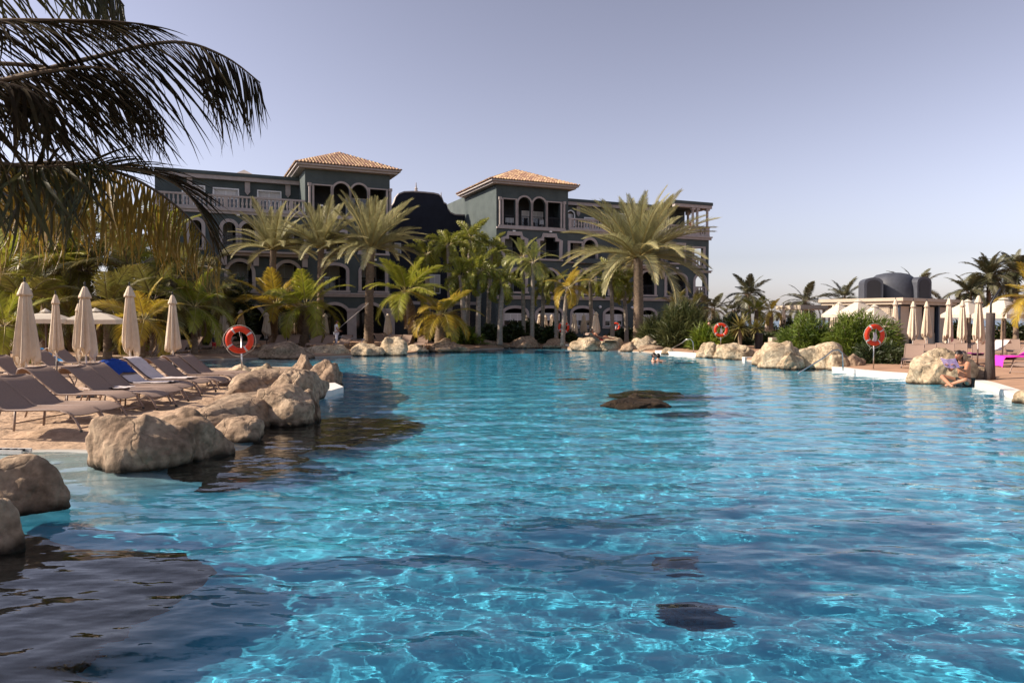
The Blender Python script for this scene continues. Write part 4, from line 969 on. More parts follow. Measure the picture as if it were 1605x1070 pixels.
# ================================================================== pool coping, steps, drain grate
def strip(name, pts, w_, z0, z1, m, label=None, cat=None, kind=None, side=-1):
    v = []; f = []; k = len(pts)
    for i in range(k):
        a = Vector(pts[max(i - 1, 0)]); b = Vector(pts[min(i + 1, k - 1)]); d = (b - a).normalized(); n = Vector((-d.y, d.x)) * side; p = Vector(pts[i]); q = p + n * w_
        p = p - n * .12
        v += [(p.x, p.y, z0), (p.x, p.y, z1), (q.x, q.y, z1), (q.x, q.y, z0)]
    for i in range(k - 1):
        for j in range(4): f.append((i*4+j, i*4+(j+1)%4, i*4+4+(j+1)%4, i*4+4+j))
    f += [(0, 1, 2, 3), tuple(range(4*k-4, 4*k))[::-1]]
    o = MB().add(v, f).build(name, m); return tag(o, label, cat, None, kind)
def out_part(x0, x1, ymin, ymax):
    idx = [i for i, p in enumerate(OUT) if x0 <= p[0] <= x1 and ymin <= p[1] <= ymax]
    runs = []; 
    for i in idx:
        if runs and runs[-1][-1] == i - 1: runs[-1].append(i)
        else: runs.append([i])
    return [OUT[i] for i in max(runs, key=len)]
strip('pool_coping', out_part(8.6, 12.9, 35.8, 46.5), .4, -.4, .16, M['coping'], 'white curved pool coping at the far handrail', 'coping', side=1)
strip('pool_coping', out_part(9, 15.5, 9, 31.5), .3, -.4, .135, M['coping'], 'white curved pool coping in front of the right deck', 'coping', side=1)
q0, q1 = G(499, 626, 0), G(512, 604, 0)
strip('white_step', [(q0.x - .1, q0.y), (q0.x + .05, (q0.y + q1.y) / 2), (q1.x, q1.y)], .55, -.3, .14, M['coping'], 'small white ledge between the rock ridge and the spit tip', 'step', side=1)
strip('white_step', [tuple(G(888, 546, 0).xy), tuple(G(902, 547, 0).xy)], .4, -.2, .3, M['coping'], 'small white ledge left of the craggy far rock', 'step', side=1)
gt = thing('drain_grate', 'slotted drain grate across the foot of the beach at the left edge', 'drain', (-11.2, 10.9, .03), R(-4))
mb = MB()
for i in range(34):
    o = MB().box((i * .12, 0, 0), (i * .12 + .05, .16, .03)).build('bar', M['iron'], gt)
MB().box((-.05, -.03, -.02), (4.1, -.002, .035)).build('frame', M['coping'], gt); MB().box((-.05, .162, -.02), (4.1, .19, .035)).build('frame', M['coping'], gt)
M['grate'] = mat('blue_grate', (.006, .05, .10), .6)
for px, py, lb in ((1090, 962, 'near'), (1062, 880, 'second')):
    # dark grates on the pool floor
    q = G(px, py, 0); d = ray(px, py); d.normalize(); n = Vector((0, 0, 1)); ci = -d.z; eta = 1 / 1.333; kk = 1 - eta * eta * (1 - ci * ci)
    tdir = d * eta + n * (eta * ci - math.sqrt(kk)); hit = q + tdir * (1.30 / -tdir.z)
    g_ = thing('floor_grate', ('larger' if lb == 'near' else 'farther') + ' dark square suction grate on the pool floor' + (' nearest the camera' if lb == 'near' else ''), 'grate', (hit.x, hit.y, -1.345), R(24 if lb == 'near' else -14))
    MB().box((-.22, -.22, 0), (.22, .22, .03)).build('frame', M['grate'], g_)
    for i in range(6): MB().box((-.19 + i * .065, -.2, .031), (-.155 + i * .065, .2, .045)).build('bar', M['grate'], g_)
q = G(893, 594, 0); g_ = thing('floor_grate', 'dark grate patch on the floor far beyond the islet', 'grate', (q.x, q.y + 1.5, -1.345))
MB().box((-.7, -.3, 0), (.7, .3, .03)).build('frame', M['iron'], g_)

# ================================================================== sunloungers
M['sling'] = mat('taupe_mesh_fabric', (.255, .175, .135), .8, .08, 30, .0006, 500)
M['lframe'] = mat('taupe_aluminium', (.27, .19, .15), .45, .05, 3)
M['black'] = mat('black_plastic', (.02, .02, .02), .5, .1, 3)
PF = [(-.06, .70), (-.03, .79), (.06, .82), (.16, .79), (.28, .70), (.50, .52), (.72, .345), (.80, .325), (1.2, .335), (1.62, .345), (1.80, .32), (1.93, .26)]
PFF = [(.0, .33), (.1, .33), (.3, .335), (.5, .335), (.72, .335)] + PF[7:]
def lounger_proto(frontback=False):
    root = thing('sun_lounger', 'x', 'sunlounger')
    v = []; f = []; W = .30
    for x, z in PF: v += [(x, -W, z), (x, -W * .5, z - .012), (x, 0, z - .018), (x, W * .5, z - .012), (x, W, z)]
    for i in range(len(PF) - 1):
        for j in range(4): a = i * 5 + j; f.append((a, a + 1, a + 6, a + 5))
    n = len(v); v2 = [(a, b, c - .012) for a, b, c in v]; f2 = [tuple(x + n for x in q[::-1]) for q in f]
    MB().add(v + v2, f + f2).build('sling', M['sling'], root, True)
    for s in (-1, 1):
        y = s * .315
        MB().tube([(x, y, z - .005) for x, z in PF], .019, 6).build('side_rail', M['lframe'], root, True)
        lg = MB().tube([(1.72, y, .325), (1.86, y, .29), (1.95, y, .2), (2.03, y, .06), (2.05, y, .0)], .019, 6).build('leg', M['lframe'], root, True)
        MB().tube([(2.045, y, .035), (2.052, y, -.002)], .024, 6).build('foot_cap', M['black'], lg)
        MB().tube([(.95, y, .325), (.92, y, 0)], .018, 6).build('leg', M['lframe'], root, True)
        MB().tube([(.14, y, .325), (.02, y, 0)], .018, 6).build('leg', M['lframe'], root, True)
        MB().tube([(.0, y, .325), (.80, y, .318)], .017, 6).build('base_rail', M['lframe'], root, True)
        MB().tube([(.34, y * .93, .63), (.22, y * .93, .33)], .011, 5).build('strut', M['lframe'], root, True)
    MB().tube([(2.03, -.3, .06), (2.03, .3, .06)], .013, 6).build('crossbar', M['lframe'], root, True)
    MB().tube([(.06, -.31, .815), (.06, .31, .815)], .014, 6).build('crossbar', M['lframe'], root, True)
    MB().tube([(.93, -.3, .12), (.93, .3, .12)], .012, 6).build('crossbar', M['lframe'], root, True)
    return root
def copy_tree(o, parent=None):
    c = o.copy(); C.objects.link(c)
    if parent is not None: c.parent = parent
    for ch in [x for x in KIDS.get(o.name, [])]: copy_tree(ch, c)
    return c
KIDS = {}
def index_kids(root):
    for o in [root] + list(root.children_recursive): KIDS[o.name] = list(o.children)
LG = lounger_proto(); index_kids(LG); lg_used = [False]
def put(proto, used, loc, rz, label, group, sc=None):
    if used[0]: o = copy_tree(proto)
    else: o = proto; used[0] = True
    o.location = loc; o.rotation_euler = (0, 0, rz); o['label'] = label; o['group'] = group
    if sc: o.scale = sc
    return o
def sand_z(x, y):
    d = float(sdist([(x, y)])[0]); g = ground_z(x, y); z = g * (.55 + .45 * max(0, min(1, d / 1.3)))
    if x < -3.4 and 9 < y < 27: z += (noise.fractal(Vector((x * 2.4, y * 2.4, 0)), 1, 2, 4) * .045 + noise.fractal(Vector((x * .6, y * .6, 3)), 1, 2, 3) * .05) * min(1, max(0, d) / .8)
    return z
GLF = 'sunloungers in the front row on the sand'
feet = [(131,679),(168,663),(196,650),(250,643),(272,636),(293,627),(319,620),(348,612),(372,607),(389,604)]
LBF = ['front sunlounger nearest the camera, cut by the left edge','sunlounger close behind the nearest one, half covered by it','third sunlounger from the near end of the front row','fourth sunlounger from the near end, its foot above the largest boulder','fifth sunlounger from the near end, left of the blue towel','sunlounger with a blue towel over its backrest','sunlounger with a white towel down its whole length','sunlounger right of the one with the white towel','last but one sunlounger before the nearest life ring','last sunlounger of the front row beside the nearest life ring']
front = []
for i, ((px, py), lb) in enumerate(zip(feet, LBF)):
    q = G(px, py, .2); a = R(-7 + rng.uniform(-2, 2)); x = q.x - 2.05 * math.cos(a); y = q.y - 2.05 * math.sin(a) + .31
    o = put(LG, lg_used, (x, y, sand_z(x + 1, y)), a, lb, GLF); front.append(o)
GLB = 'sunloungers in the second row on the sand'
for px, py, lb in ((20,616,'second row sunlounger behind the first closed parasol'),(105,606,'second row sunlounger left of the blue towel'),(150,590,'second row sunlounger between second and third parasols'),(172,583,'second row sunlounger at the third closed parasol'),(-10,640,'second row sunlounger at the left edge'),(30,585,'second row sunlounger farthest back on the left')):
    q = G(px, py, .2); a = R(-6); put(LG, lg_used, (q.x - 2.05, q.y + .2, .2), a, lb, GLB)
GLT = 'sunloungers on the far terrace'
def far_l(px, pyb, lb, rz=-95, z=.3, grp=GLT):
    q = G(px, pyb, z); a = R(rz); return put(LG, lg_used, (q.x, q.y, ground_z(q.x, q.y)), a, lb, grp)
names_far = {312:'left of the child in the white cap',345:'right of the child in the white cap',362:'inside the nearest life ring view',402:'just right of the nearest life ring',445:'left of the thick palm stem',463:'beside the thick palm stem',498:'left of the man in white',520:'behind the man in white',545:'right of the man in white',622:'right of the pointed greenish rock',640:'behind the leaning palm stem',665:'left of the sharp peaked rock'}
for px, nm in names_far.items(): far_l(px, 543 if px > 400 else 547, 'far taupe sunlounger ' + nm, rng.uniform(-100, -84))
far_l(592, 541, 'pale far sunlounger turned sideways with a dark towel on it', -55)
for px, nm in ((20,'left'),(62,'second'),(265,'right of fifth parasol'),(290,'beside the child')):
    far_l(px, 556, 'shaded sunlounger under the left palms, ' + {'left':'at the left edge','second':'by the second closed parasol'}.get(nm, nm), -95)
GLR = 'sunloungers on the right deck'
for px, py, lb in ((1428,577,'sunlounger at the left end of the right deck row'),(1448,576,'second sunlounger of the right deck row'),(1478,574,'sunlounger behind the yellowish boulder, left'),(1500,573,'sunlounger behind the yellowish boulder, right'),(1538,572,'sunlounger carrying the flat pink towel left of the dark post'),(1573,574,'sunlounger with a pale towel right of the dark post'),(1600,586,'sunlounger with a bright pink towel at the right edge')):
    q = G(px, py, .2); a = R(238 if px < 1560 else 205); L_ = Vector((math.cos(a), math.sin(a))) * 2.0
    put(LG, lg_used, (q.x - L_.x, q.y - L_.y, .21), a, lb, GLR)
for px, py, lb in ((1500,560,'back row sunlounger behind the closed parasols on the right'),(1440,562,'back row sunlounger by the bar'),(1560,562,'back row sunlounger by the dark post'),(1590,560,'back row sunlounger at the right edge')):
    q = G(px, py, .2); a = R(240); put(LG, lg_used, (q.x + 1, q.y + 1.7, .21), a, lb, GLR)

# towels
def cloth(name, label, path, w_, m, cat='towel', parent=None, loc=(0, 0, 0), rz=0, seed=0, th=.012, amp=.012):
    v = []; f = []; ny = 10; rs = random.Random(seed)
    pts = [Vector(p) for p in path]; K = len(pts)
    for i, p in enumerate(pts):
        for j in range(ny):
            y = (j / (ny - 1) - .5) * w_; q = noise.noise(Vector((i * .7, j * .8, seed))) * amp * 2
            e = 1 + .06 * noise.noise(Vector((i * .5, seed, 1)))
            v.append((p.x + q, y * e, p.z + abs(q) + (-.05 * (abs(j / (ny - 1) - .5) * 2) ** 6 if w_ > .6 else 0)))
    for i in range(K - 1):
        for j in range(ny - 1): a = i * ny + j; f.append((a, a + 1, a + ny + 1, a + ny))
    n = len(v); v += [(a, b, c - th) for a, b, c in v]; f += [tuple(x + n for x in q[::-1]) for q in f]
    o = link(name, mesh(name, v, f, True), m); o.location = loc; o.rotation_euler = (0, 0, rz); return tag(o, label, cat)
def sub(pts, k=3):
    r = []
    for a, b in zip(pts[:-1], pts[1:]):
        for i in range(k): r.append(tuple(Vector(a).lerp(Vector(b), i / k)))
    return r + [pts[-1]]
M['blue'] = mat('blue_towel', (.004, .045, .26), .95, .15, 8, .004, 90)
M['tw'] = mat('white_towel', (.60, .52, .50), .95, .08, 8, .004, 90)
M['pink'] = mat('pink_towel', (.70, .04, .42), .95, .15, 6, .004, 90)
M['lblue'] = mat('light_blue_towel', (.02, .22, .50), .95, .15, 6, .004, 90)
M['green'] = mat('green_towel', (.22, .42, .02), .9, .15, 6)
o4, o5, o3 = front[5], front[6], front[4]
cloth('towel', 'royal blue towel hung over a raised sunlounger back', sub([(-.12,0,.50),(-.09,0,.72),(.0,0,.83),(.1,0,.845),(.2,0,.80),(.33,0,.70),(.5,0,.56)]), .74, M['blue'], loc=o4.location, rz=o4.rotation_euler.z, seed=1, amp=.03)
cloth('towel', 'white towel lying on the seat below the blue one', sub([(.55,0,.51),(.72,0,.38),(.82,0,.355),(1.2,0,.362),(1.55,0,.368)]), .56, M['tw'], loc=o4.location, rz=o4.rotation_euler.z, seed=2)
cloth('towel', 'long white towel covering backrest and seat right of the blue one', sub([(-.1,0,.62),(-.07,0,.74),(.05,0,.85),(.17,0,.82),(.28,0,.73),(.5,0,.55),(.72,0,.375),(.82,0,.352),(1.2,0,.358),(1.6,0,.368)]), .54, M['tw'], loc=o5.location, rz=o5.rotation_euler.z, seed=3)
cloth('towel', 'small pale towel folded on a near sunlounger left of the blue towel', sub([(.75,0,.37),(.95,0,.36),(1.15,0,.362)]), .45, M['tw'], loc=front[3].location + Vector((-.15, .3, .01)), rz=0, seed=4)
q = G(63, 552, .8); cloth('towel', 'light blue towel over a sunlounger back between the first two parasols', sub([(-.3,0,.85),(-.1,0,.84),(.15,0,.7),(.5,0,.45),(.9,0,.38)]), .6, M['lblue'], loc=(q.x, q.y, .1), rz=0, seed=5)
for px, py, m, lb in ((1600,560,'pink','bright pink towel draped to the ground at the right edge'),(1528,556,'pink','flat pink towel left of the dark post'),(1572,550,'tw','pale towel on the backrest right of the dark post')):
    q = G(px, py + 14, .21)
    if m == 'pink' and px == 1600: cloth('towel', lb, sub([(-1.05,0,.03),(-1.0,0,.30),(-.9,0,.40),(-.3,0,.395),(.3,0,.39),(.7,0,.55),(1,0,.8)]), .75, M[m], loc=(q.x, q.y + .2, .22), rz=R(12), seed=7, amp=.02)
    elif m == 'pink': cloth('towel', lb, sub([(-.5,0,.37),(.1,0,.38),(.6,0,.40),(.8,0,.3)]), .6, M[m], loc=(q.x, q.y + .6, .22), rz=R(10), seed=8)
    else: cloth('towel', lb, sub([(-.5,0,.38),(0,0,.42),(.4,0,.68),(.65,0,.86),(.75,0,.7)]), .6, M[m], loc=(q.x, q.y + .6, .22), rz=R(25), seed=9)

# ================================================================== parasols
M['canvas'] = mat('cream_canvas', (.68, .57, .44), .9, .08, 5, .003, 40, trans=.18)
M['canvas_w'] = mat('white_canvas', (.66, .60, .50), .9, .05, 5, trans=.3)
M['pole_w'] = mat('white_pole', (.66, .64, .60), .4, .05, 3)
M['pole_b'] = mat('brown_sleeve', (.07, .04, .028), .5, .1, 3)
def parasol_proto(seed=0, tall=2.62):
    root = thing('closed_parasol', 'x', 'parasol'); rs = random.Random(seed); H = tall
    mb = MB(); n = 48; prof = [(.045, H - .20), (.085, H - .32), (.10, H - .42), (.12, H - .7), (.15, H - 1.05), (.175, H - 1.35), (.19, H - 1.58), (.19, H - 1.70)]
    ph = rs.random() * 6; sk = rs.uniform(.05, .25)
    v = []; f = []; K = len(prof); fold = [rs.uniform(.75, 1.3) for _ in range(9)]; hem = [rs.uniform(-.14, .16) for _ in range(9)]
    for i, (r, z) in enumerate(prof):
        t = i / (K - 1)
        for j in range(n):
            a = 2 * math.pi * j / n; g = a / (2 * math.pi) * 8; k = int(g) % 8; u = g % 1
            fo = fold[k] * (1 - u) + fold[(k + 1) % 8] * u
            q = r * (1 + (.30 * math.sin(g * 2 * math.pi + ph + t * sk * 6) + .12 * math.sin(g * 4 * math.pi + 1 + ph)) * min(1, t * 1.6 + .15)) * (1 + (fo - 1) * t)
            zz = z + (hem[k] * (1 - u) + hem[(k + 1) % 8] * u + .09 * math.sin(g * 2 * math.pi + ph)) * (t ** 4)
            v.append((q * math.cos(a) + .02 * t * math.sin(seed), q * math.sin(a), zz))
    for i in range(K - 1):
        for j in range(n): j2 = (j + 1) % n; f.append((i * n + j, i * n + j2, (i + 1) * n + j2, (i + 1) * n + j))
    n0 = len(v); v += [(x * .82, y * .82, z) for x, y, z in v[-n:]]; f += [((K-1)*n + j, (K-1)*n + (j+1) % n, n0 + (j+1) % n, n0 + j) for j in range(n)]
    mb.add(v, f).build('canopy', M['canvas'], root, True)
    MB().lathe([(.015, H - .08), (.05, H - .11), (.085, H - .2), (.13, H - .31), (.135, H - .36), (.115, H - .33)], 24, fn=lambda t, z: 1 + .13 * math.sin(8 * t)).build('vent_cap', M['canvas'], root, True)
    MB().tube([(0, 0, -.05), (0, 0, H - .12)], .024, 8).build('pole', M['pole_w'], root, True)
    MB().tube([(0, 0, -.05), (0, 0, .62)], .031, 8).build('sleeve', M['pole_b'], root, True)
    MB().lathe([(.012, H - .1), (.03, H - .07), (.012, H - .04), (.032, H - .01), (.0, H + .03)], 8).build('finial', M['black'], root, True)
    MB().box((-.2, -.2, -.08), (.2, .2, .03)).build('base', M['iron'], root)
    return root
PR = []
for k in range(3):
    r_ = parasol_proto(k * 5 + 1); index_kids(r_); PR.append((r_, [False]))
npar = [0]
def parasol(px, ytop, ybase_or_Y, lb, grp, Y=None, sc=1):
    if Y is None: q = G(px, ybase_or_Y, .2); Y = q.y
    x = (px - 802.5) / FPX * Y; zt = P(px, ytop, Y).z; zg = sand_z(x, Y) if x < 0 and Y < 27 else ground_z(x, Y); s = (zt - zg) / 2.65
    k = npar[0] % 3; npar[0] += 1
    o = put(PR[k][0], PR[k][1], (x, Y, zg), rng.uniform(0, 6.28), lb, grp, (s * sc * .78, s * sc * .78, s))
    return o
GU = 'closed cream parasols on the sand'
for px, yt, Y, lb, sc in ((40,433,14.6,'nearest and tallest closed cream parasol at the left edge',1.18),(88,455,20.5,'closed cream parasol between the first and third of the sand row',1.0),(134,441,16.6,'closed cream parasol whose pole stands in front of the blue towel',1.18),(204,441,18.6,'closed cream parasol left of the fifth one, flaring at its hem',1.15),(271,456,20.6,'closed cream parasol nearest the first life ring on the left',1.1),(124,470,22,'closed cream parasol hidden behind the third one of the sand row',1.0)):
    parasol(px, yt, None, lb, GU, Y, sc)
GU2 = 'closed cream parasols on the far terrace'
for px, yt, Y, lb in ((297,486,47,'right of the fifth sand parasol'),(331,487,46,'above the child in the white cap'),(350,482,47,'left of the pair beside the life ring'),(361,486,50,'half hidden above the nearest life ring'),(378,483,50,'seen through the top of the nearest life ring'),(418,487,47,'left of the thick stemmed palm, whitest'),(461,490,50,'under the drooping coconut leaves'),(510,489,48,'left of the man in white'),(608,489,48,'before the stone pier right of the tall date palm'),(649,500,49,'behind the leaning palm'),(709,505,56,'in the hotel shade by the fern shrub'),(825,492,56,'behind the hedge, leftmost there'),(846,490,58,'behind the hedge, second there'),(855,492,58,'behind the hedge, third there'),(865,491,58,'behind the hedge, fourth there'),(886,491,57,'above the left far life ring'),(900,489,53,'left of the slimmest far parasol'),(915,491,54,'slimmest, between two others'),(934,486,51,'tallest of the three right of the hedge'),(186,480,44,'in deep shade beside the fourth sand parasol'),(170,500,48,'in deep shade behind the pool towels'),(224,500,46,'small and shaded right of the fourth sand parasol')):
    parasol(px, yt, None, 'far closed cream parasol ' + lb, GU2, Y, 1.8)
GU3 = 'closed cream parasols on the right deck'
for px, yt, Y, lb, sc in ((1403,465,37,'leftmost closed parasol of the right deck, before the bar',1),(1431,468,34,'second closed parasol of the right deck, before the bar',1.1),(1452,468,34.5,'third closed parasol of the right deck',1),(1487,463,30.5,'closed parasol left of the open ones on the right deck',1.1),(1508,466,32.5,'slim closed parasol between two wider ones on the right deck',.95),(1533,458,28,'tallest closed parasol of the right deck, behind the reading woman',1.1),(1228,474,50,'white closed parasol tip above the big green bush',1),(1306,474,47,'closed parasol behind the big bush, left of the canopy',1),(1202,490,58,'closed parasol against the sea between small palms',1),(1224,492,60,'closed parasol against the sea left of the bush',1)):
    parasol(px, yt, None, lb, GU3, Y, sc)
def open_parasol(px, yt, ye, wpx, Y, lb, rz=.3, m='canvas_w'):
    zt = P(px, yt, Y).z; ze = P(px, ye, Y).z; x = (px - 802.5) / FPX * Y; zg = ground_z(x, Y); r = wpx / 2 * Y / FPX * 1.12
    o = thing('open_parasol', lb, 'parasol', (x, Y, zg), rz, 'open white parasols')
    v = []; f = []; n = 4; hs2 = zt - zg; he = ze - zg
    for s_, zz in ((.16, hs2 - .12), (.6, he + (hs2 - he) * .42), (1, he), (.99, he - .16)):
        for j in range(8):
            a = math.pi / 4 * j; q = r * s_ * (1 if j % 2 else .72); v.append((q * math.cos(a), q * math.sin(a), zz))
    for i in range(3):
        for j in range(8): f.append((i*8+j, i*8+(j+1)%8, i*8+8+(j+1)%8, i*8+8+j))
    MB().add(v, f).build('canopy', M[m], o)
    MB().lathe([(0, hs2 + .05), (r * .1, hs2 - .02), (r * .2, hs2 - .09)], 8).build('vent_cap', M[m], o)
    MB().tube([(0, 0, 0), (0, 0, hs2)], .03, 8).build('pole', M['pole_b'], o)
    for j in range(8):
        a = math.pi / 4 * j; q = r * (1 if j % 2 else .72); MB().tube([(0, 0, hs2 - .14), (q * .97 * math.cos(a), q * .97 * math.sin(a), he - .02)], .012, 4).build('rib', M['pole_b'], o)
open_parasol(72, 485, 500, 78, 27, 'open white parasol left, half behind the second closed one'); open_parasol(150, 484, 501, 90, 28, 'open white parasol behind the third closed one'); 
open_parasol(1345, 470, 492, 60, 40, 'open white parasol tilted over the big bush left of the bar'); open_parasol(1315, 474, 493, 46, 43, 'open white parasol above the big bush')
open_parasol(1370, 478, 505, 60, 37, 'low open white parasol between the big bush and the bar')
open_parasol(1516, 470, 493, 66, 38, 'open white parasol right of the bar'); open_parasol(1572, 466, 493, 76, 31, 'largest open white parasol at the dark post'); open_parasol(1612, 478, 492, 56, 34, 'open white parasol cut by the right edge')
open_parasol(1105, 495, 503, 30, 64, 'small distant open parasol beside the hotel corner')

# ================================================================== life rings
M['orange'] = mat('orange_ring', (.62, .045, .012), .45, .12, 3)
M['band'] = mat('grey_band', (.55, .50, .48), .5, .1, 4)
M['steel'] = mat('steel', (.50, .49, .48), .28, .1, 5, metal=1)
M['rope'] = mat('white_rope', (.55, .50, .42), .9, .1, 30)
def ring_proto():
    root = thing('life_ring', 'x', 'life ring')
    def torus(R_, r_, a0, a1, nu, nv): 
        v = []; f = []
        for i in range(nu + 1):
            a = a0 + (a1 - a0) * i / nu
            for j in range(nv): b = 2 * math.pi * j / nv; v.append(((R_ + r_ * math.cos(b)) * math.cos(a), r_ * .75 * math.sin(b), (R_ + r_ * math.cos(b)) * math.sin(a)))
        for i in range(nu):
            for j in range(nv): f.append((i*nv+j, i*nv+(j+1)%nv, (i+1)*nv+(j+1)%nv, (i+1)*nv+j))
        return v, f
    MB().add(*torus(.315, .085, 0, 2 * math.pi, 48, 12)).build('ring', M['orange'], root, True)
    for k in range(4):
        a = R(33 + 90 * k); MB().add(*torus(.315, .0885, a - .085, a + .085, 4, 12)).build('band', M['band'], root, True)
        pts = [(.43 * math.cos(a + math.pi / 2 * t) * (1 + .06 * math.sin(math.pi * t)), -.02, .43 * math.sin(a + math.pi / 2 * t) * (1 + .06 * math.sin(math.pi * t)) - .03 * math.sin(math.pi * t)) for t in [i / 8 for i in range(9)]]
        MB().tube(pts, .008, 5).build('rope', M['rope'], root, True)
    return root
RG = ring_proto(); index_kids(RG); rg_used = [False]
def ring(px, py, dia, pyb, lb, post=True, zg=.2, tape=True):
    Y = .8 * FPX / dia; c = P(px, py, Y); 
    o = put(RG, rg_used, (c.x, c.y, c.z), R(rng.uniform(-15, 15)), lb, 'orange life rings')
    zb = .15 if Y < 30 else ground_z(c.x, c.y)
    p = thing('ring_post', 'steel post under the ' + lb, 'post', (c.x + .02, c.y + .1, zb), 0, 'posts of the life rings')
    MB().tube([(0, 0, -.1), (0, 0, c.z - zb + .1)], .022, 8).build('pole', M['steel'], p, True)
    MB().tube([(0, 0, c.z - zb + .05), (0, -.14, c.z - zb + .12), (0, -.16, c.z - zb + .25)], .012, 6).build('hook', M['steel'], p, True)
    if tape: MB().tube([(0, -.05, c.z - zb + .1), (.02, -.07, c.z - zb - .05), (.0, -.06, c.z - zb - .2), (.03, -.05, c.z - zb - .34)], [.05, .075, .07, .045], 8).build('rope_coil', M['tw'], p, True)
ring(375.5, 532.5, 43, 590, 'nearest and largest orange life ring', tape=False)
ring(1371, 525, 34, 572, 'orange life ring before the right closed parasols')
ring(1130, 517, 22, 546, 'orange life ring beside the man in green shorts')
ring(883.5, 513, 18, 545, 'orange life ring left of the sunbather')
ring(965, 512, 14, 540, 'small orange life ring by a palm stem')
ring(709, 510, 15, 540, 'shaded orange life ring beside the ferns')

# handrails
def rail(pts, lb):
    o = thing('handrail', lb, 'handrail', pts[0], 0, 'steel pool handrails'); p0 = Vector(pts[0])
    MB().tube([Vector(p) - p0 for p in pts], .024, 8).build('tube', M['steel'], o, True); return o
def railpx(foot, top, end, lb, Ya, Yb, post):
    a = G(foot[0], foot[1], 0); b = P(top[0], top[1], Yb); c = P(end[0], end[1], Yb - .05); d = G(post[0], post[1], .15)
    m_ = (a + b) / 2; rail([a + Vector((-.25, 0, -.8)), a, a.lerp(b, .3), a.lerp(b, .7), b - Vector((.15, 0, .03)), b + Vector((.08, 0, .0)), c, Vector((c.x + .03, c.y, .5)), Vector((c.x + .04, c.y, .1))], lb)
railpx((1251, 585), (1311, 548), (1320, 553), 'near steel handrail entering the pool in front of the rock wall', 27, 27, (1322, 585))
railpx((1040, 553), (1080, 531), (1086, 536), 'far steel handrail beside the strappy plant', 43, 41, (1086, 558))
railpx((520, 541), (533, 527), (536, 530), 'low steel handrail right of the man in white', 44, 46, (540, 541))
railpx((588, 543), (570, 531), (567, 534), 'low steel handrail left of the greenish pointed rock', 45, 46, (566, 541))
q = G(1163, 541, .3); lp = thing('garden_lamp', 'small white garden lamp on the rocks right of the man', 'lamp', (q.x, q.y + 1, .25))
MB().tube([(0, 0, 0), (0, 0, .55)], .05, 8).build('post', M['iron'], lp); MB().lathe([(.0, .55), (.15, .56), (.16, .95), (0, .96)], 12).build('lantern', M['white'], lp, True); MB().lathe([(0, 1.06), (.2, .98), (.2, .96), (0, .962)], 12).build('cap', M['pole_w'], lp, True)
q = G(1551, 592, .2); wp = thing('wooden_post', 'thick dark tree trunk post standing behind the reading woman', 'post', (q.x, q.y, .18))
MB().tube([(0, 0, -.1), (.01, 0, .5), (-.01, 0, 1.4), (.0, 0, 2.0)], [.16, .125, .12, .12], 12).build('trunk', M['dark_wood'] if 'dark_wood' in M else M.setdefault('dark_wood', mat('dark_wood', (.06, .045, .04), .9, .3, 4, .02, 20, stretch=(1, 1, .2))), wp, True)
MB().tube([(0, 0, 1.98), (.0, 0, 2.3), (.28, 0, 2.75)], .03, 8).build('arm', M['iron'], wp, True)
o = thing('lamp_post_box', 'grey litter bin between the garden lamp and the stone block', 'bin', (15.2, 45.2, .2)); MB().lathe([(.22, 0), (.26, .85), (.28, .9), (.28, .95), (0, .97)], 12).build('bin_body', M['iron'], o, True)
# inflatable toys and towels under the left palms
q = G(218, 548, .3); o = thing('inflatable_toy', 'light blue and lime inflatable lying in shade by the fourth parasol', 'inflatable', (q.x, q.y, .22)); MB().lathe([(0, 0), (.3, .03), (.42, .2), (.3, .36), (0, .4)], 14).build('ball', M['lblue'], o, True); MB().lathe([(0, 0), (.22, .03), (.3, .22), (.1, .42), (0, .43)], 12, (.55, -.1, 0)).build('lime_end', M['green'], o, True)
q = G(178, 548, .3); cloth('towel', 'lime towel on a shaded sunlounger between the third and fourth parasols', sub([(-.4,0,.5),(0,0,.62),(.4,0,.5)]), .6, M['green'], loc=(q.x, q.y, .2), seed=11)
q = G(60, 545, .3)

# ================================================================== people
M['skin'] = mat('tanned_skin', (.40, .19, .11), .5, .1, 4); M['skin2'] = mat('fair_skin', (.55, .30, .21), .5, .1, 4)
M['hair'] = mat('dark_hair', (.012, .009, .008), .5, .3, 30); M['cloth_w'] = mat('white_clothes', (.72, .72, .76), .9, .05, 6, .01, 12)
M['red'] = mat('red_cloth', (.45, .03, .04), .9, .1, 6); M['gshort'] = mat('green_shorts', (.02, .12, .06), .9, .1, 6); M['navy'] = mat('navy_cloth', (.015, .02, .05), .9, .1, 6)
def skin_mesh(name, verts, edges, radii, root=0, lv=2):
    me = bpy.data.meshes.new(name); me.from_pydata(verts, edges, []); me.update()
    o = bpy.data.objects.new(name, me); C.objects.link(o)
    sk = o.modifiers.new('s', 'SKIN'); sb = o.modifiers.new('u', 'SUBSURF'); sb.levels = lv; sb.render_levels = lv
    for i, r_ in enumerate(radii):
        d = me.skin_vertices[0].data[i]; d.radius = (r_, r_) if not isinstance(r_, tuple) else r_
    me.skin_vertices[0].data[root].use_root = True
    dg = bpy.context.evaluated_depsgraph_get(); m2 = bpy.data.meshes.new_from_object(o.evaluated_get(dg)); bpy.data.objects.remove(o); m2.name = name
    m2.polygons.foreach_set('use_smooth', [True] * len(m2.polygons)); return m2
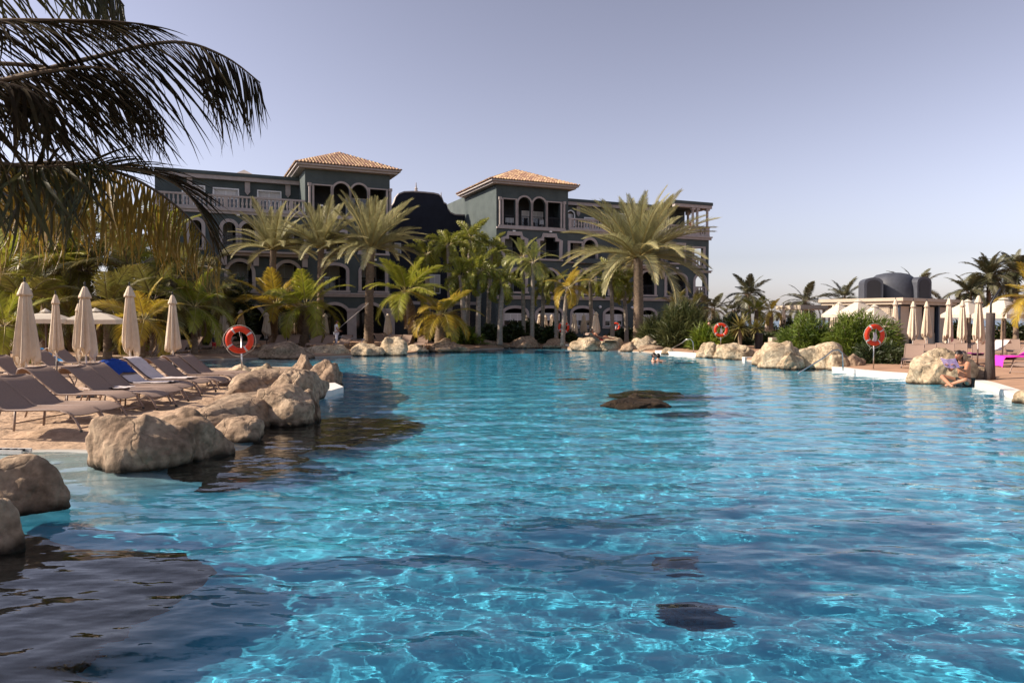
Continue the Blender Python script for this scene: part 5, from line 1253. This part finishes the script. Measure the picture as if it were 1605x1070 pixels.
def person(label, loc, rz, J, sk='skin', h=1.0, name='person', clothes=(), hair='short', group=None):
    """J: joints in metres (chest, pelvis, neck, head, and per side shoulder/elbow/wrist/hand/hip/knee/ankle/toe)."""
    o = thing(name, label, 'person', loc, rz, group); o.scale = (h, h, h)
    keys = [k for k in J if k != 'head']; V = [J[k] for k in keys]; I = {k: i for i, k in enumerate(keys)}
    E = [('pelvis','belly'),('belly','chest'),('chest','neck'),('neck','jaw')]
    for s in 'LR':
        if 'sh' + s in I: E += [('chest','sh'+s),('sh'+s,'el'+s),('el'+s,'wr'+s),('wr'+s,'ha'+s)]
        if 'hi' + s in I: E += [('pelvis','hi'+s),('hi'+s,'kn'+s),('kn'+s,'an'+s),('an'+s,'to'+s)]
    E = [e for e in E if e[0] in I and e[1] in I]
    RD = {'pelvis':(.15,.11),'belly':(.125,.095),'chest':(.16,.11),'neck':.055,'jaw':.05,'sh':.06,'el':.042,'wr':.028,'ha':.036,'hi':.085,'kn':.06,'an':.038,'to':.035}
    rad = [RD.get(k, RD.get(k[:2])) for k in keys]
    b = link('body', skin_mesh('body', V, [(I[a], I[c]) for a, c in E], rad, I['pelvis']), M[sk], o)
    hd = Vector(J['head']); fwd = Vector(J.get('_', (0, -1, 0)))
    f = MB(); prof = []
    yaw = J_FACE.get(label, 0)
    Mh = Matrix.Translation(hd) @ Matrix.Rotation(yaw, 4, 'Z')
    bm = bmesh.new(); bmesh.ops.create_uvsphere(bm, u_segments=20, v_segments=14, radius=1)
    for v in bm.verts:
        c = v.co; x, y, z = c.x * .078, c.y * .098, c.z * .118
        if z < 0: x *= 1 - .28 * (-c.z) ** 1.5; y *= 1 - .12 * -c.z
        if c.y < -.8 and abs(c.x) < .22 and -.35 < c.z < .15: y -= .022 * (1 - abs(c.x) / .22)      # nose
        if c.y < -.7 and .12 < abs(c.x) < .5 and .0 < c.z < .3: y += .008                             # eye sockets
        v.co = Mh @ Vector((x, y, z))
    me = bpy.data.meshes.new('head'); bm.to_mesh(me); bm.free(); link('head', me, M[sk], o, True)
    for s in (-1, 1):
        MB().lathe([(0, -.008), (.011, 0), (0, .008)], 8).build('eye', M['hair'], o, True).matrix_local = Mh @ Matrix.Translation((s * .032, -.088, .012)) @ Matrix.Rotation(R(90), 4, 'X')
        MB().tube([(s * .074, .0, -.03), (s * .088, .012, .0), (s * .078, .01, .03)], .012, 6).build('ear', M[sk], o, True).matrix_local = Mh
    MB().tube([(-.024, -.089, -.052), (0, -.095, -.055), (.024, -.089, -.052)], .006, 5).build('mouth', M['red'], o, True).matrix_local = Mh
    if hair:
        bm = bmesh.new(); bmesh.ops.create_uvsphere(bm, u_segments=20, v_segments=14, radius=1)
        dl = [v for v in bm.verts if (v.co.z < (.12 if v.co.y < .0 else (-.45 if hair != 'long' else -.9)) and not (hair == 'long' and v.co.y > .1))]
        bmesh.ops.delete(bm, geom=dl, context='VERTS')
        for v in bm.verts: c = v.co; v.co = Mh @ Vector((c.x * .087, c.y * .108 + .006, c.z * .128 + .004 - (.09 if hair == 'long' and c.z < 0 else 0)))
        me = bpy.data.meshes.new('hair'); bm.to_mesh(me); bm.free(); link('hair', me, M['hair' if hair != 'cap' else 'white'], o, True)
    for s in 'LR':                               # fingers
        if 'ha' + s in I:
            w_, ha = Vector(J['wr' + s]), Vector(J['ha' + s]); d = (ha - w_).normalized(); sd = d.cross(Vector((0, 0, 1)));  sd = (sd.normalized() if sd.length > .1 else Vector((1, 0, 0))); dn = d.cross(sd).normalized()
            dn = dn if dn.z < 0 else -dn
            for i in range(4):
                b0 = ha + sd * (i - 1.5) * .019; ln = (.065, .075, .07, .055)[i]; MB().tube([b0, b0 + d * ln * .5, b0 + d * ln * .85 + dn * ln * .3, b0 + d * ln + dn * ln * .6], [.009, .0085, .008, .006], 6).build('finger', M[sk], o, True)
            b0 = w_.lerp(ha, .5) + sd * .03; MB().tube([b0, b0 + sd * .025 + d * .03, b0 + sd * .028 + d * .06], [.011, .010, .007], 6).build('thumb', M[sk], o, True)
    for nm, ks, es, rr, mt in clothes:
        vv = [J[k] if isinstance(k, str) else k for k in ks]; link(nm, skin_mesh(nm, vv, es, rr, 0), M[mt], o)
    return o
J_FACE = {}
ST = dict(pelvis=(0,0,.95), belly=(0,-.02,1.12), chest=(0,-.02,1.34), neck=(0,-.01,1.50), jaw=(0,-.03,1.57), head=(0,-.04,1.64),
 shL=(.17,0,1.42), elL=(.24,-.05,1.14), wrL=(.2,-.28,1.05), haL=(.17,-.36,1.06), shR=(-.17,0,1.42), elR=(-.26,.02,1.14), wrR=(-.24,-.2,1.0), haR=(-.22,-.28,1.0),
 hiL=(.09,0,.88), knL=(.11,-.03,.48), anL=(.11,0,.08), toL=(.12,-.14,.03), hiR=(-.09,0,.88), knR=(-.11,-.01,.48), anR=(-.11,.04,.08), toR=(-.12,-.1,.03))
def shirt(J, m, sl=.55, nm='shirt'):
    ks = ['pelvis','belly','chest','shL','elL','shR','elR']; v = [J[k] for k in ks]
    v[4] = tuple(Vector(J['shL']).lerp(Vector(J['elL']), sl)); v[6] = tuple(Vector(J['shR']).lerp(Vector(J['elR']), sl))
    return (nm, v, [(0,1),(1,2),(2,3),(3,4),(2,5),(5,6)], [(.19,.15),(.165,.135),(.185,.14),.085,.075,.085,.075], m)
def pants(J, m, ln=.95, nm='trousers', r0=.085, r1=.06):
    v = [J['pelvis'], J['hiL'], J['knL'], J['hiR'], J['knR']]; e = [(0,1),(1,2),(0,3),(3,4)]; rr = [(.165,.13), .105, r0, .105, r0]
    if ln > .5:
        v += [tuple(Vector(J['knL']).lerp(Vector(J['anL']), ln)), tuple(Vector(J['knR']).lerp(Vector(J['anR']), ln))]; e += [(2,5),(4,6)]; rr += [r1, r1]
    else: v[2] = tuple(Vector(J['hiL']).lerp(Vector(J['knL']), .75)); v[4] = tuple(Vector(J['hiR']).lerp(Vector(J['knR']), .75))
    return (nm, v, e, rr, m)
q = G(527, 545, .3); Yp = 46; x = (527 - 802.5) / FPX * Yp
person('man in white clothes standing on the far edge holding a long net pole', (x, Yp, .32), R(115), ST, 'skin', .94, clothes=(shirt(ST, 'cloth_w'), pants(ST, 'cloth_w')))
M['pole_g'] = mat('grey_pole', (.36, .33, .31), .6, .1)
a = P(534, 512, Yp - .2); b = P(578, 475, Yp - .6)
MB().tube([tuple(a + (a - b) * .12), tuple(a), tuple(b)], .014, 6).build('net_pole', M['pole_g']); tag(bpy.data.objects['net_pole'], 'long pale pole slanting up from the man in white', 'pole')
a = P(535, 526, Yp - .3); b = P(571, 538, Yp - 1); MB().tube([tuple(a), tuple(b)], .012, 6).build('net_pole', M['pole_g']); tag(bpy.data.objects['net_pole.001'], 'second pole slanting down to the rocks from the man in white', 'pole')
J2 = dict(ST); J2.update(belly=(0,-.07,1.1), chest=(0,-.16,1.3), neck=(0,-.24,1.44), jaw=(0,-.28,1.5), head=(0,-.31,1.56), shL=(.17,-.18,1.38), shR=(-.17,-.18,1.38), elL=(.22,-.3,1.12), wrL=(.16,-.5,1.1), haL=(.13,-.57,1.12), elR=(-.24,-.2,1.1), wrR=(-.24,-.36,.92), haR=(-.24,-.42,.86))
Yp = 43.5; x = (1117 - 802.5) / FPX * Yp
person('bald bare chested man in green shorts walking left of a life ring', (x, Yp, .25), R(-60), J2, 'skin2', .95, clothes=(pants(J2, 'gshort', .4, 'shorts', .1),), hair=None)
JC = {k: (v[0] * .62, v[1] * .62, v[2] * .55) for k, v in ST.items()}; JC['head'] = (0, -.03, .98); JC['jaw'] = (0, -.02, .9); JC['neck'] = (0, 0, .86)
q = G(331, 553, .2); person('small child in a white cap and dark shirt at the far water edge', (q.x, q.y + .4, .18), R(40), ST, 'skin', .60, clothes=(shirt(ST, 'navy'), pants(ST, 'red', .4, 'shorts', .1)), hair='cap')
# woman sitting cross legged, reading
JW = dict(pelvis=(0,0,.13), belly=(0,-.03,.30), chest=(0,-.08,.50), neck=(0,-.15,.66), jaw=(0,-.20,.72), head=(0,-.23,.79),
 shL=(.15,-.09,.58), elL=(.20,-.26,.40), wrL=(.12,-.44,.52), haL=(.09,-.50,.56), shR=(-.15,-.09,.58), elR=(-.20,-.26,.40), wrR=(-.12,-.44,.52), haR=(-.09,-.50,.56),
 hiL=(.10,-.03,.12), knL=(.34,-.42,.22), anL=(-.02,-.50,.07), toL=(-.14,-.52,.04), hiR=(-.10,-.03,.12), knR=(-.30,-.44,.26), anR=(.06,-.58,.07), toR=(.16,-.62,.04))
q = G(1512, 605, .22); WL = 'dark haired woman in a black bikini sitting cross legged reading at the pool edge'
wo_ = person(WL, (q.x, q.y, .20), R(-68), JW, 'skin', 1.06, hair='long', clothes=(('bikini_bottom', ['pelvis','hiL','hiR'], [(0,1),(0,2)], [(.162,.122), .095, .095], 'black'), ('bikini_top', [(-.1,-.12,.5),(0,-.13,.5),(.1,-.12,.5)], [(0,1),(1,2)], [.062,.05,.062], 'black')))
mg = thing('magazine', 'open pink and white magazine in the hands of the reading woman', 'magazine', (0, 0, 0))
pm = mat('magazine_print', (.55, .40, .55), .5, .4, 9, col2=(.30, .16, .36)); pg = MB()
Mw = Matrix.Translation(wo_.location) @ Matrix.Rotation(R(-68), 4, 'Z')
cpt = Mw @ Vector((0, -.60, .62)); mg.location = cpt; mg.rotation_euler = (R(38), 0, R(-68))
MB().box((-.22, -.003, -.15), (-.002, .003, .15), Matrix.Rotation(R(-14), 4, 'Z')).build('left_page', pm, mg); MB().box((.002, -.003, -.15), (.22, .003, .15), Matrix.Rotation(R(14), 4, 'Z')).build('right_page', pm, mg)
# swimmers, head and shoulders above the water
JS = dict(pelvis=(0,0,-.55), belly=(0,0,-.4), chest=(0,0,-.17), neck=(0,0,.0), jaw=(0,-.02,.06), head=(0,-.03,.13), shL=(.17,0,-.08), elL=(.3,-.15,-.2), wrL=(.2,-.38,-.12), haL=(.15,-.45,-.1), shR=(-.17,0,-.08), elR=(-.3,-.15,-.2), wrR=(-.2,-.38,-.12), haR=(-.15,-.45,-.1), hiL=(.09,0,-.62), knL=(.12,-.1,-.95), anL=(.12,.1,-1.25), toL=(.12,0,-1.3), hiR=(-.09,0,-.62), knR=(-.12,-.1,-.95), anR=(-.12,.1,-1.25), toR=(-.12,0,-1.3))
q = G(1024, 566, 0); person('left of two swimmers, face turned to the other', (q.x, q.y, .12), R(70), JS, 'skin2', 1.15)
q = G(1033, 566, 0); person('right of two swimmers, dark haired head from behind', (q.x, q.y + .2, .08), R(170), JS, 'skin2', 1.15)
# sunbather lying on a lounger with a red towel
ls = thing('sun_lounger', 'far sunlounger with the red towel of the sunbather', 'sunlounger', (0, 0, 0))
bpy.data.objects.remove(ls)
q = G(945, 545, .3); lo = put(LG, lg_used, (q.x - .7, q.y + 2.2, .34), R(15), 'far sunlounger under the sunbather on the craggy rocks', GLT)
cloth('towel', 'red towel under the far sunbather', sub([(.25,0,.74),(.5,0,.55),(.72,0,.38),(1.1,0,.36)]), .66, M['red'], loc=lo.location, rz=lo.rotation_euler.z, seed=15)
JB = dict(pelvis=(.85,0,.47), belly=(.7,0,.56), chest=(.5,0,.72), neck=(.36,0,.84), jaw=(.33,0,.90), head=(.28,0,.97), shL=(.48,.17,.78), elL=(.6,.25,.62), wrL=(.8,.2,.58), haL=(.87,.18,.57), shR=(.48,-.17,.78), elR=(.6,-.25,.62), wrR=(.8,-.2,.58), haR=(.87,-.18,.57), hiL=(.95,.09,.46), knL=(1.3,.1,.62), anL=(1.6,.1,.42), toL=(1.7,.1,.5), hiR=(.95,-.09,.46), knR=(1.35,-.1,.5), anR=(1.72,-.1,.42), toR=(1.8,-.1,.5))
J_FACE['far sunbather reclining on red towel behind the craggy rock'] = R(90)
person('far sunbather reclining on red towel behind the craggy rock', lo.location, lo.rotation_euler.z, JB, 'skin', 1, clothes=(('swim_trunks', ['pelvis','hiL','hiR'], [(0,1),(0,2)], [(.16,.12), .1, .1], 'navy'),))

# things beyond the right deck
for i, (p0, p1, yt, Y, lb) in enumerate([(1470,1545,503,60,'low dark hedge beyond the right deck, behind the slim parasol'),(1540,1640,504,58,'low dark hedge beyond the right deck at the right edge'),(1130,1235,506,64,'low dark hedge against the sea between the small palms'),(1400,1475,505,57,'low dark hedge right behind the bar')]):
    bush(p0, p1, yt, 525, Y, lb, 'hedge', 1800, .4, .12, 60 + i, .25, 'low hedges along the sea side')
wl = thing('sea_railing', 'thin white railing along the sea side beyond the right deck', 'railing', (40, 75, .3))
for z in (.45, .9): MB().box((-30, 0, z), (40, .05, z + .05)).build('rail', M['white'], wl)
for i in range(30): MB().box((-30 + i * 2.4, -.02, 0), (-29.93 + i * 2.4, .07, .95)).build('post', M['white'], wl)

v = hotel.matrix_basis @ Vector((hs_(1090), .75, F3 + .02)); h_ = Matrix.Rotation(R(24), 4, 'Z') @ Vector((hs_(1090), .75, 0)) + Vector((-1.4, 66, F3 + .02))
person('person in a red top on the corner roof terrace of the hotel', h_, R(10), ST, 'skin', 1.0, clothes=(shirt(ST, 'red'), pants(ST, 'navy')))
